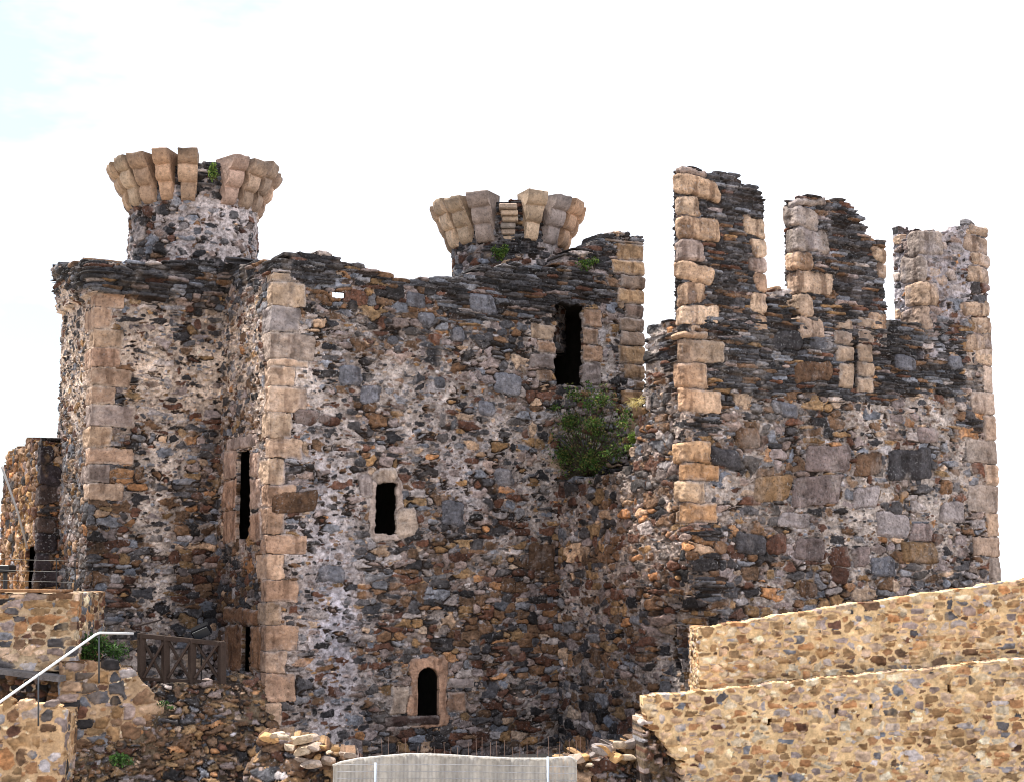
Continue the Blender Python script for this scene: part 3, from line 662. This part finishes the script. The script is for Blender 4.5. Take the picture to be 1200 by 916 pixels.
# ------------------------------------------------------------------ new retaining walls
W_NEW = (.002, .012, .02, .012, .06, .24, .3, .07, .07, .2, .15)
def new_wall(name, pts, zlo, zhi, prof, seed, label, cat, thick=.5, uleft=None, cfgx=None, names=None, step=.0185, lean=None, group=None, cell=(.25, .14), straight=False, holes=()):
    S = Strip(pts, zlo, zhi, step=step); S.lean = lean
    for q in holes: S.hole(0, *q, rough=.03)
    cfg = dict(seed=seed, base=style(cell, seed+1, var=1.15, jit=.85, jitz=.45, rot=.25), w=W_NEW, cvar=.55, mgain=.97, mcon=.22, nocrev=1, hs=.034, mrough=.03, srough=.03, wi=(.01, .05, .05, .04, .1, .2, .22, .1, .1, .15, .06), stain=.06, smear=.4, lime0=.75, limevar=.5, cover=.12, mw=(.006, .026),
        mort_dark=L(188, 154, 112), mort_light=L(222, 190, 146), deep=.03, flush=.004, infill=.55, bulge=.05)
    cfg.update(cfgx or {})
    ob = S.build(cfg, S.profile(prof), {'wall': M_NEW}, None, thick, 4, uleft=uleft, names={'wall': name}, straight=straight)
    o = list(ob.values())[0]; tag(o, label, cat, group); return S, o
def line(px0, Y0, px1, Y1): return [at(px0, 680, Y0)[:2], at(px1, 680, Y1)[:2]]
r1p = line(818, 31.2, 1290, 31.9)
new_wall('retaining_wall', [r1p[0]+np.array([.05, 2.2]), r1p[0], r1p[1]], 1.5, 6.6, [(0, 815, 735), (1, 820, 735), (1, 900, 722), (1, 990, 708), (1, 1070, 697), (1, 1130, 689), (1, 1200, 678), (1, 1290, 664)], 401, 'upper of the two new cream stone walls at right, its sloping top against the broad tower', 'stone wall', group='new cream retaining walls', straight=True)
r2p = line(735, 30.5, 1290, 31.1)
S = Strip(r2p, 0, 5)
lf = sorted((S.uz(0, x, y)[::-1] for x, y in ((750, 800), (751, 830), (757, 852), (776, 872), (788, 888), (796, 905), (803, 930), (806, 990))))
lz = [a[0] for a in lf]; lu = [a[1] for a in lf]
new_wall('retaining_wall', r2p, 1.5, 5, [(0, 735, 817), (0, 750, 815), (0, 830, 808), (0, 900, 800), (0, 1000, 790), (0, 1100, 781), (0, 1200, 770), (0, 1290, 760)], 431, 'lower and nearer of the two new cream stone walls at right, with a ragged left end', 'stone wall', uleft=lambda z: np.interp(z, lz, lu), group='new cream retaining walls', straight=True, holes=((1110, 803, 1113.5, 810), (978, 829, 982, 836), (1020, 825, 1022.5, 830), (899.5, 843, 902.5, 849)))
# left terrace walls
l1 = line(-40, 33.3, 91.5, 33.3)
zt = at(40, 694, 33.3)[2]; zb = at(40, 786, 33.3)[2]
LW = dict(mort_dark=L(162, 136, 108), mort_light=L(196, 172, 142), lime0=.6, w=(.05, .08, .09, .12, .12, .18, .13, .1, .06, .05, .1), hs=.03)
S, o = new_wall('terrace_wall', [l1[0], l1[1], l1[1]+np.array([-.2, 3.0])], zb, zt+.3, [(0, -40, 694), (0, 91, 694), (1, 91, 694)], 461, 'coursed new stone terrace wall with a brown slab coping at the left edge', 'stone wall', cfgx=LW, cell=(.42, .17), straight=True)
m = MB(); m.box(at(12, 691.5, 33.5)+np.array([0, .1, 0]), (1.75, .7, .07), None, L(140, 104, 74), .02); m.box(at(57, 692, 33.5)+np.array([0.02, .1, 0]), (.8, .66, .065), None, L(124, 92, 66), .02)
cop = m.build('coping', M_DRESS, o)
m = MB(); p = at(20, 789, 33.0); m.add([p+np.array(q) for q in ((-1.5, -.25, .16), (.97, -.25, -.16), (.97, .7, -.16), (-1.5, .7, .16), (-1.5, -.25, .24), (.97, -.25, -.04), (.97, .7, -.04), (-1.5, .7, .24))], [(0, 3, 2, 1), (4, 5, 6, 7), (0, 1, 5, 4), (1, 2, 6, 5), (2, 3, 7, 6), (3, 0, 4, 7)], L(104, 100, 100))
m.build('slab', M_DRESS, o)
lb = line(-40, 35.6, 100, 35.6)
S, o2 = new_wall('recess_wall', lb, 1.5, zb+.3, [(0, -40, 780), (0, 100, 780)], 471, 'dim ochre stone back wall of the low recess under the terrace', 'stone wall', cfgx=dict(LW, lime0=.2, w=(.2, .12, .03, .2, .25, .1, .02, .04, 0, 0, .04), mort_dark=L(84, 66, 48), mort_light=L(100, 80, 60), hs=.05))  # shade of the recess put into darker stone and mortar colours
l2 = line(-40, 31.8, 81, 32.1)
new_wall('rubble_wall', [l2[0], l2[1], l2[1]+np.array([-.1, 1.5])], 1.5, 4.2, [(0, -40, 824), (0, 30, 823), (0, 60, 821), (0, 81, 828), (1, 81, 828)], 481, 'low wall of stones set in pale mortar at the bottom left corner, below the dark recess', 'stone wall', cfgx=dict(LW, lime0=.85, mort_dark=L(140, 112, 88), mort_light=L(200, 166, 128), hs=.04), cell=(.34, .26))
l3 = line(73, 33.2, 196, 34.0)
new_wall('wall_stub', [l3[0]+np.array([0, 1.2]), l3[0], l3[1]], 1.2, 5, [(0, 73, 778), (1, 75, 778), (1, 100, 773), (1, 140, 775), (1, 156, 781), (1, 168, 792), (1, 180, 808), (1, 188, 824), (1, 196, 850)], 494, 'short stub of mortared brown rubble wall beside the wooden railing', 'stone wall', cfgx=dict(LW, lime0=.4, w=(.06, .1, .1, .14, .2, .18, .08, .12, .04, 0, .05), hs=.06, mort_light=L(180, 150, 120)), cell=(.36, .24))
# far-left stub of castle wall
G = at(43, 680, 40.0)[:2]
S3 = Strip([G+BK*5, G, G+DR*.62], 3, 10.5)
S3.quoin(S3.cum[1], 3, 10, (.3, .5), (.4, .6), [L(90, 78, 74), L(64, 58, 62)], 'wall', (.3, .6), .04, .2, R)
cfg3 = dict(seed=520, base=style((.4, .22), 521, var=1.1), w=(.06, .1, .06, .14, .22, .24, .1, .1, .02, 0, .1), hs=.06, lime0=.25, mort_light=L(180, 146, 96), mort_dark=L(120, 88, 58), slate0=0, slate=[(54, 600, 12, 120, .7)], dark0=0, dark=[(55, 600, 10, 100, .4)], rust0=.2)  # shade of the right-hand face painted in with darker colour
S3.hole(0, 30, 640, 41, 700, rough=.04)
o = list(S3.build(cfg3, S3.profile([(0, 0, 546), (0, 6, 545), (0, 8, 530), (0, 22, 520), (0, 40, 514), (1, 44, 514), (1, 62, 516)]), MATS_OLD, None, .7, 4, names={'wall': 'ruined_wall'}).values())[0]
S3.hole_t = .3
prism('core', [G+BK*4.5+DR*.5, G+BK*.12+DR*.5, G+BK*.12+DR*1.3, G+BK*4.5+DR*1.3], 3, 8.3, M_DARK, o, col=(.05, .04, .035))  # dark block added behind the opening so it reads as unlit
tag(o, 'broken ochre stump of castle wall with a small dark doorway behind the left tower', 'castle wall')
# ------------------------------------------------------------------ rubble slopes (one dry-stone mass each)
RUB = dict(lime0=.12, limevar=.8, mgain=.9, mort_dark=L(74, 60, 46), mort_light=L(128, 110, 90), w=(.05, .07, .02, .08, .38, .22, .04, .12, .015, 0, .02), wi=(.05, .08, .03, .08, .32, .2, .06, .14, .04, 0, .01), hs=.1, deep=.08, bulge=.5, infill=.9, mrough=.12, srough=.09, stain=.2, smear=.15)
def rubble(name, pts, zlo, zhi, prof, seed, label, k=.5, cell=(.24, .18), cfgx=None, thick=.8):
    S = Strip(pts, zlo, zhi, step=.02); zt = S.profile(prof)
    S.lean = lambda U, Z: np.maximum(zt(U)-Z, 0)*k
    cfg = dict(RUB, seed=seed, base=style(cell, seed+1, var=1.3, jit=.9, jitz=.9, rot=1.0, p=3, warp=.07)); cfg.update(cfgx or {})
    o = list(S.build(cfg, zt, MATS_OLD, None, thick, 4, names={'wall': name}).values())[0]
    return tag(o, label, 'rubble')
rubble('rubble_slope', line(40, 33.2, 330, 35.0), 1.5, 5, [(0, 40, 905), (0, 70, 850), (0, 84, 842), (0, 150, 836), (0, 174, 814), (0, 188, 801), (0, 215, 799), (0, 262, 797), (0, 282, 788), (0, 300, 790), (0, 312, 806), (0, 322, 850), (0, 330, 880)], 601, 'steep slope of loose brown and grey stones under the wooden railing', .42, (.25, .13), dict(lime0=.22, dark0=.12))
rubble('rubble_heap', line(290, 31.6, 445, 31.9), 1.5, 4, [(0, 290, 900), (0, 305, 876), (0, 318, 862), (0, 350, 864), (0, 385, 877), (0, 425, 890), (0, 445, 912)], 631, 'low rubble heap with pale sunlit stones at the left of the grey screen', .5, (.3, .15), thick=1.6)
rubble('rubble_heap', line(655, 31.6, 775, 31.9), 1.5, 4.2, [(0, 655, 912), (0, 672, 892), (0, 700, 884), (0, 722, 872), (0, 745, 874), (0, 757, 868), (0, 775, 866)], 651, 'dark rubble heap at the right of the grey screen, against the cream walls', .45, (.3, .16), dict(dark0=0, dark=[(748, 895, 12, 16, .9)]), thick=1.6)  # dark patch paints the shade of a recess in this heap
rubble('rubble_core', line(750, 31.2, 826, 31.4), 1.5, 5, [(0, 750, 842), (0, 770, 836), (0, 800, 838), (0, 826, 838)], 671, 'rough grey rubble core exposed at the ragged end of the lower cream wall', .12, (.18, .15), dict(lime0=.5, w=(.16, .2, .14, .1, .1, .05, .05, .15, .05, 0, 0)))
# ------------------------------------------------------------------ loose stones
def stone_mesh(seed, size, col):
    import bmesh
    rr = random.Random(seed); bm = bmesh.new(); bmesh.ops.create_icosphere(bm, subdivisions=3, radius=1)
    pl = [(Vector((rr.gauss(0, 1), rr.gauss(0, 1), rr.gauss(0, 1))).normalized(), rr.uniform(.42, .8)) for _ in range(12)]+[(Vector((0, 0, 1)), .6), (Vector((0, 0, -1)), .6)]
    for v in bm.verts:
        for n, d in pl:
            t = v.co.dot(n)-d
            if t > 0: v.co -= n*t*.93
    V = np.array([v.co[:] for v in bm.verts]); fs = np.array([[v.index for v in f.verts] for f in bm.faces]); bm.free()
    V = V*np.array(size)+(np.array([hsh(np.arange(len(V)), np.arange(len(V))*0, seed+q) for q in range(3)]).T-.5)*.02*min(size)
    C = col*(.75+.5*fbm(V[:, 0]*8+seed, V[:, 1]*8+V[:, 2]*8, 5, 3))[:, None]
    return V, fs, C
def loose(p, size, rot, seed, col, label, group):
    V, fs, C = stone_mesh(seed, size, col)
    Rm = np.array(Matrix.Rotation(rot[2], 3, 'Z') @ Matrix.Rotation(rot[0], 3, 'X') @ Matrix.Rotation(rot[1], 3, 'Y'))
    V = V @ Rm.T; V[:, 2] -= V[:, 2].min()+.25*size[2]
    me, _ = raw_mesh('loose_stone', V, fs, C, smooth=False, org=np.zeros(3), sides=3)
    o = link('loose_stone', me, M_DRESS, None, p); tag(o, label, 'stone', group)
rr = random.Random(5)
def heap_stones(lst, Y, label, group, sx=(.12, .3)):
    for q, (px, py) in enumerate(lst):
        s = rr.uniform(*sx); p = at(px, py, Y+rr.uniform(-.25, .35))
        loose(p, (s, s*rr.uniform(.55, .9), s*rr.uniform(.34, .62)), (rr.uniform(-.3, .3), rr.uniform(-.3, .3), rr.uniform(0, 6)), q+int(px), L(*rr.choice([(186, 168, 148), (200, 180, 156), (168, 150, 136), (190, 150, 104), (150, 140, 136)])), label, group)
heap_stones([(316, 868), (324, 864), (334, 866), (345, 866), (352, 871), (362, 870), (368, 878), (378, 877), (387, 883), (394, 880), (402, 886), (412, 888), (420, 892), (340, 878), (356, 884), (372, 890), (386, 895), (398, 898), (365, 898), (350, 893)], 31.5, 'flat pale stone lying on the sunlit heap left of the grey screen', 'stones on the sunlit heap')
heap_stones([(676, 893), (686, 890), (697, 887), (709, 884), (716, 878), (728, 876), (738, 877), (690, 898), (706, 896), (722, 892), (736, 889)], 31.5, 'rough stone lying on the dark heap right of the grey screen', 'stones on the dark heap')
heap_stones([(703, 882)], 31.2, 'large rounded pale boulder on top of the heap right of the grey screen', None, (.26, .27))
slope = [(205, 806), (222, 812), (246, 804), (270, 800), (262, 832), (240, 838), (222, 846), (280, 826), (292, 842), (205, 862), (236, 866), (258, 876), (276, 868), (215, 890), (246, 900), (190, 846), (232, 886), (284, 900)]
# ------------------------------------------------------------------ plants
def foliage(name, blobs, n, size, cols, seed, mat=M_LEAF, parent=None, droop=.2, asp=2.2):
    g = np.random.default_rng(seed); V = []; Fc = []; C = []
    wsum = np.array([b[1][0]*b[1][1]*b[1][2] for b in blobs]); cnt = (wsum/wsum.sum()*n).astype(int)
    base = 0; Vs = []; Cs = []
    for (c, rad, dens), k in zip(blobs, cnt):
        k = max(int(k*dens), 6); d = g.normal(size=(k, 3)); d /= np.linalg.norm(d, axis=1)[:, None]
        p = np.array(c)+d*(g.random(k)**.45)[:, None]*np.array(rad)*(.75+.5*g.random(k))[:, None]
        t = g.normal(size=(k, 3))+d*.8-np.array([0, 0, droop]); t /= np.linalg.norm(t, axis=1)[:, None]
        b = np.cross(t, g.normal(size=(k, 3))); b /= np.linalg.norm(b, axis=1)[:, None]
        nn = np.cross(t, b); s = size*(.55+.9*g.random(k))[:, None]
        q = np.stack([p-t*s*.5, p+b*s/asp*.5+nn*s*.08, p+t*s*.5, p-b*s/asp*.5+nn*s*.08], 1)
        Vs.append(q.reshape(-1, 3)); cc = np.array(cols)[g.integers(0, len(cols), k)]*(.6+.8*g.random(k))[:, None]; Cs.append(np.repeat(cc, 4, 0))
    V = np.concatenate(Vs); C = np.concatenate(Cs); Fc = np.arange(len(V)).reshape(-1, 4)
    me, org = raw_mesh(name, V, Fc, C, smooth=False)
    return link(name, me, mat, parent, org)
def stems(name, base, tips, r, parent, col=L(62, 54, 40), seed=1):
    m = MB(); rq = random.Random(seed)
    for t in tips:
        a = np.array(base)+np.array([rq.uniform(-.15, .15), rq.uniform(-.1, .1), 0]); b = np.array(t); k = (a+b)/2+np.array([rq.uniform(-.15, .15) for _ in range(3)])
        m.tube([a, (a+k)/2+np.array([0, 0, .05]), k, b], [r, r*.8, r*.6, r*.25], 5, col)
    return m.build(name, M_BARK, parent, True)
def plant(name, blobs, n, size, cols, label, cat, seed, base=None, group=None, r=.02, asp=2.2):
    c = np.mean([b[0] for b in blobs], 0); base = np.array(base) if base is not None else np.array([c[0], c[1], min(b[0][2]-b[1][2] for b in blobs)])
    t = thing(name, base, label, cat, group)
    foliage('leaves', blobs, n, size, cols, seed, parent=t, asp=asp); stems('stems', base, [np.array(b[0]) for b in blobs], r, t, seed=seed)
    return t
DG = [L(52, 80, 34), L(68, 100, 42), L(40, 62, 30), L(90, 124, 54)]
def B(px, py, Y, r, d=1): return (at(px, py, Y), r, d)
rb = random.Random(8); bl = []
def Yw(px): return float(rline(px, Dd, -BK)[1])
for px, py, r in ((660, 470, .26), (682, 460, .24), (702, 470, .3), (650, 498, .3), (676, 498, .42), (706, 502, .4), (730, 496, .26), (648, 526, .3), (672, 530, .45), (700, 532, .42), (722, 528, .26), (664, 552, .28), (650, 545, .22), (690, 548, .26), (738, 520, .16), (733, 482, .16), (664, 454, .12), (712, 458, .14), (636, 512, .14), (640, 484, .15), (658, 572, .14), (676, 566, .16), (646, 562, .12), (700, 562, .12), (690, 450, .08), (722, 468, .1), (742, 500, .1), (650, 462, .08), (630, 498, .08), (634, 532, .1)):
    bl.append(B(px, py, Yw(px)+.4, (r*1.5, r*.9, r*1.2), .12))
    for q in range(3): bl.append(B(px-4+rb.uniform(-9, 9), py+rb.uniform(-8, 8), Yw(px)+.4+rb.uniform(-.4, .3), (r*rb.uniform(.45, .8), r*.6, r*rb.uniform(.35, .7)), rb.uniform(.4, 1.5)))
bush = plant('bush', bl, 26000, .075, DG+[L(104, 112, 58), L(126, 118, 72), L(66, 70, 44)], 'loose dark green bush growing on the wall ledge below the high doorway', 'bush', 71, at(690, 556, Yw(690)+.5), r=.012)
LG = [L(104, 128, 52), L(124, 142, 68), L(84, 106, 46)]
plant('shrub', [B(742, 512, Yw(742)+.25, (.12, .12, .16)), B(745, 526, Yw(745)+.2, (.1, .1, .12)), B(737, 524, Yw(740)+.2, (.1, .1, .1))], 420, .075, LG, 'small bright green sprout at the right edge of the dark bush', 'plant', 72)
plant('grass_tuft', [B(746, 472, Yw(750)+.2, (.25, .2, .1)), B(760, 468, Yw(758)+.1, (.2, .15, .12))], 260, .2, [L(196, 178, 120), L(170, 156, 96), L(210, 196, 150)], 'dry straw coloured tuft on the broken wall beside the merlon tower', 'plant', 73, asp=14)
plant('shrub', [B(249, 203, 39.3, (.14, .12, .2)), B(250, 195, 39.25, (.1, .1, .12))], 300, .07, LG+DG[:1], 'small green weed in the gap of the left turret corbels', 'plant', 74)
plant('shrub', [B(586, 298, 40.3, (.2, .12, .16)), B(592, 292, 40.25, (.12, .1, .14)), B(580, 292, 40.3, (.1, .1, .1))], 360, .075, LG+DG[:2], 'pale green weed at the foot of the right turret', 'plant', 75)
plant('shrub', [B(685, 310, float(rline(685, Cc, DR)[1])-.1, (.22, .15, .16)), B(697, 306, float(rline(697, Cc, DR)[1])-.1, (.14, .12, .14))], 320, .07, LG+DG, 'small weed rooted in the wall head left of the pier', 'plant', 76)
plant('shrub', [B(143, 890, 31.75, (.24, .2, .13)), B(136, 886, 31.8, (.12, .14, .1))], 420, .07, DG[:3], 'dark green weed low on the stone slope at the bottom left', 'plant', 77)
plant('shrub', [B(192, 824, 33.5, (.14, .12, .06)), B(200, 828, 33.4, (.1, .1, .05))], 130, .06, DG[:3], 'tiny green weed on the slope beside the wall stub', 'plant', 78)
plant('shrub', [B(112, 756, 33.9, (.3, .25, .32)), B(136, 762, 34.0, (.28, .2, .2)), B(100, 768, 33.9, (.2, .2, .2))], 1500, .07, DG[:3], 'dark shrub between the terrace wall and the white handrail', 'bush', 79)
# ------------------------------------------------------------------ railings and small things
WD = L(62, 50, 44)
Yr = 34.6
def P(px, py, Y=Yr): return at(px, py, Y)
wr = thing('wooden_railing', P(212, 800), 'dark weathered wooden railing with crossed braces on top of the stone slope', 'railing')
for px, yt, yb in ((166, 741, 798), (194, 746, 800), (225, 748, 801), (260, 752, 801)):
    m = MB(); m.bar(P(px, yb), P(px, yt), .15, .13, WD); m.build('post', M_WOOD, wr)
m = MB(); m.bar(P(162, 744), P(263, 754), .15, .1, WD); m.build('rail', M_WOOD, wr)
m = MB(); m.bar(P(164, 795), P(262, 799), .09, .07, WD*.9); m.build('rail', M_WOOD, wr)
for a, b in ((168, 192), (197, 223), (228, 257)):
    for q in (0, 1):
        m = MB(); Yq = Yr+.03-.06*q; m.bar(P(a, 794 if q else 750, Yq), P(b, 752 if q else 796, Yq), .12, .05, WD*(.85+.3*q)); m.build('brace', M_WOOD, wr)
m = MB(); m.bar(P(157, 734, 35.2), P(188, 726, 35.3), .1, .04, L(60, 50, 46)); tag(m.build('plank', M_WOOD), 'dark loose plank leaning across the tower foot above the wooden railing', 'plank')
BL = L(17, 17, 20)
fl = thing('floodlight', P(236, 752), 'black tilted floodlight standing at the right end of the wooden railing', 'lamp')
Rm = Matrix.Rotation(-.42, 3, 'Y') @ Matrix.Rotation(.5, 3, 'X')
m = MB(); m.box(P(236, 739, 34.75), (.42, .22, .26), Rm, BL, .03); hd = m.build('lamp_head', M_BLACK, fl)
m = MB(); m.box(np.array(P(236, 739, 34.75))+np.array(Rm @ Vector((0, -.115, 0))), (.36, .02, .2), Rm, L(36, 40, 46), .004); m.build('lens', M_METAL, hd)
m = MB(); m.tube([P(228, 745, 34.8), P(228, 751, 34.8), P(245, 751, 34.8), P(245, 741, 34.8)], .015, 6, BL); m.tube([P(236, 751, 34.8), P(236, 800, 34.8)], .02, 6, BL); m.build('bracket', M_METAL, fl)
WHT = L(224, 226, 230)
hr = thing('handrail', at(115, 790, 32.3), 'slim white painted pipe handrail sloping up to the wooden railing', 'handrail')
m = MB(); m.tube([at(-30, 841, 30.6), at(0, 822, 31.0), at(112, 743, 32.6), at(117, 741, 32.65), at(156, 742, 33.4)], .027, 10, WHT); m.build('rail', M_METAL, hr, True)
for px, py, Y, yb in ((116, 743, 32.65, 800), (45, 791, 31.6, 850)):
    m = MB(); m.tube([at(px, py, Y), at(px, yb, Y)], .018, 8, L(60, 62, 66)); m.build('post', M_METAL, hr, True)
# thin wire railing on the terrace
tr = thing('wire_railing', at(45, 690, 33.6), 'thin dark wire railing along the terrace at the left edge', 'railing')
for px in (66, 88):
    m = MB(); m.tube([at(px, 692, 33.7), at(px, 655, 33.7)], .014, 6, BL); m.build('post', M_METAL, tr)
for py in (655, 668, 680):
    m = MB(); m.tube([at(-30, py-2, 33.7), at(30, py+.5, 33.7), at(88, py+2, 33.7)], .0055, 6, BL); m.build('wire', M_METAL, tr)
tt = thing('metal_table', at(-4, 690, 34.2), 'black metal table cut by the left edge, standing on the terrace', 'table')
m = MB(); m.box(at(-6, 666, 34.3), (.78, .5, .17), None, BL, .02); m.build('tabletop', M_METAL, tt)
for px in (-18, 6):
    m = MB(); m.bar(at(px, 691, 34.2), at(px, 668, 34.2), .08, .08, BL); m.build('leg', M_METAL, tt)
m = MB(); p0, p1 = at(2, 546, 38.2), at(32, 642, 38.6); m.tube([p0, (p0+p1)/2+np.array([.08, 0, -.1]), p1], .03, 6, L(150, 146, 144)); tag(m.build('pole', M_METAL, None, True), 'grey pole leaning against the ruined stump at the far left', 'pole')
prism('terrace_floor', [at(-60, 680, 33.5)[:2], at(97, 680, 33.5)[:2], at(97, 680, 37)[:2], at(40, 680, 44)[:2], at(-60, 680, 44)[:2]], at(40, 693, 33.5)[2]-.3, at(40, 693, 33.5)[2]-.05, M_EARTH, None, col=L(150, 128, 104))['kind'] = 'structure'
# grey screen fence with posts and wires, bar fence behind
Ys = 30.2
sf = thing('screen_fence', at(535, 960, Ys), 'grey fabric screen with a sagging white edge on two pale posts at the bottom centre', 'fence')
edge = [(390, 897), (400, 893), (420, 889), (450, 886), (480, 883.5), (520, 884.5), (560, 887), (600, 889), (640, 889), (668, 887), (676, 892)]
ex = [e[0] for e in edge]; ey = [e[1] for e in edge]
nx, nz = 90, 24; V = []
for j in range(nz):
    for i in range(nx):
        px = 390+286*i/(nx-1); top = at(px, np.interp(px, ex, ey), Ys); z = top[2]*(1-j/(nz-1))+.02
        V.append((top[0], Ys+.05*math.sin(i*.35)+.03*math.sin(i*1.3+j*.4)+.02*math.sin(j*.9), z))
V = np.array(V); i = np.arange(nx*nz).reshape(nz, nx); fs = np.stack([i[:-1, :-1], i[1:, :-1], i[1:, 1:], i[:-1, 1:]], -1).reshape(-1, 4)
n0 = len(V); V2 = V+np.array([0, .012, 0])
per = np.concatenate([i[0, :-1], i[:-1, -1], i[-1, :0:-1], i[:0:-1, 0]]); nxt = np.roll(per, -1)
fs = np.concatenate([fs, fs[:, ::-1]+n0, np.stack([per, nxt, nxt+n0, per+n0], 1)])
Cc_ = np.tile(L(192, 187, 180), (2*n0, 1))*(.8+.4*fbm(np.tile(V[:, 0]*3, 2), np.tile(V[:, 2]*1.2, 2), 4, 3))[:, None]
me, org = raw_mesh('fabric', np.concatenate([V, V2]), fs, Cc_); link('fabric', me, M_FABRIC, sf, org)
m = MB(); m.tube([at(a, b-.5, Ys+.0) for a, b in edge], .022, 8, L(226, 222, 216)); m.build('hem', M_FABRIC, sf, True)
for px, yt in ((440, 893), (642, 886)):
    m = MB(); m.tube([at(px, yt, Ys-.12)*np.array([1, 1, 0]), at(px, yt, Ys-.12)], .024, 10, L(176, 184, 196)); m.build('post', M_METAL, sf, True)
for py in (897, 905, 913):
    m = MB(); m.tube([at(px, py+2*math.sin(px*.01), Ys-.1) for px in range(395, 676, 20)], .006, 5, L(150, 150, 156)); m.build('wire', M_METAL, sf, True)
bf = thing('bar_fence', at(570, 900, 32.5)*np.array([1, 1, 0]), 'row of thin rusty uneven upright bars behind the grey screen', 'fence')
rr = random.Random(4); px = 448
m = MB(); m.bar(at(444, 893, 32.5), at(704, 893, 32.5), .04, .02, L(92, 70, 60)); m.build('rail', M_METAL, bf)
while px < 702:
    yt = rr.uniform(862, 876); yb = 955
    m = MB(); m.tube([at(px, yb, 32.5)*np.array([1, 1, 0]), at(px, 890, 32.5), at(px+rr.uniform(-1.2, 1.2), yt, 32.5+rr.uniform(-.05, .05))], .0062, 5, L(128, 104, 92)); m.build('bar', M_METAL, bf); px += rr.uniform(6, 14)
# ------------------------------------------------------------------ camera, light, sky
cam = bpy.data.cameras.new('camera'); cam.sensor_width = 36; cam.lens = 54; cam.clip_end = 5000; cam.clip_start = .5
co = bpy.data.objects.new('camera', cam); COL.objects.link(co); co.location = (0, 0, EYE); co.rotation_euler = (math.pi/2+PIT, 0, 0); SC.camera = co
EL = math.radians(62); AZ = (-.84, .543)
sd = Vector((AZ[0]*math.cos(EL), AZ[1]*math.cos(EL), math.sin(EL)))
sl = bpy.data.lights.new('sun', 'SUN'); sl.energy = 5.0; sl.angle = math.radians(.6); sl.color = (1, .95, .86)
so = bpy.data.objects.new('sun', sl); COL.objects.link(so); so.rotation_euler = sd.to_track_quat('Z', 'Y').to_euler(); so.location = (0, 0, 40)
wd = bpy.data.worlds.new('World'); SC.world = wd; wd.use_nodes = True; nt = wd.node_tree; nt.nodes.clear(); N = nt.nodes
out = N.new('ShaderNodeOutputWorld'); bg = N.new('ShaderNodeBackground'); sky = N.new('ShaderNodeTexSky'); sky.sky_type = 'NISHITA'; sky.sun_disc = False
sky.sun_elevation = EL; sky.sun_rotation = math.atan2(AZ[0], AZ[1]) % (2*math.pi); sky.air_density = 1.0; sky.dust_density = 1.5; sky.ozone_density = 1.0
tc = N.new('ShaderNodeTexCoord'); mp = N.new('ShaderNodeMapping'); mp.inputs['Scale'].default_value = (2.2, 2.2, 6)
nz_ = N.new('ShaderNodeTexNoise'); nz_.inputs['Scale'].default_value = 1.6; nz_.inputs['Detail'].default_value = 6; nz_.inputs['Roughness'].default_value = .55
rp = N.new('ShaderNodeMapRange'); rp.inputs['From Min'].default_value = .34; rp.inputs['From Max'].default_value = .6; rp.inputs['To Min'].default_value = .27; rp.inputs['To Max'].default_value = .95
mx = N.new('ShaderNodeMix'); mx.data_type = 'RGBA'; mx.inputs['B'].default_value = (11.6, 11.9, 12.8, 1)
lk = nt.links.new
lk(tc.outputs['Generated'], mp.inputs['Vector']); lk(mp.outputs[0], nz_.inputs['Vector']); sx = N.new('ShaderNodeSeparateXYZ'); lk(tc.outputs['Generated'], sx.inputs[0]); ma = N.new('ShaderNodeMath'); ma.operation = 'MULTIPLY_ADD'; ma.inputs[1].default_value = .5; lk(sx.outputs['X'], ma.inputs[0]); lk(nz_.outputs['Fac'], ma.inputs[2]); lk(ma.outputs[0], rp.inputs['Value']); lk(rp.outputs[0], mx.inputs['Factor'])
lk(sky.outputs[0], mx.inputs['A']); lk(mx.outputs['Result'], bg.inputs['Color']); lk(bg.outputs[0], out.inputs['Surface']); bg.inputs['Strength'].default_value = .09
SC.cycles.filter_width = 1.0
vs = SC.view_settings; vs.view_transform = 'Standard'; vs.look = 'None'; vs.gamma = 1; vs.exposure = .86; vs.use_curve_mapping = False
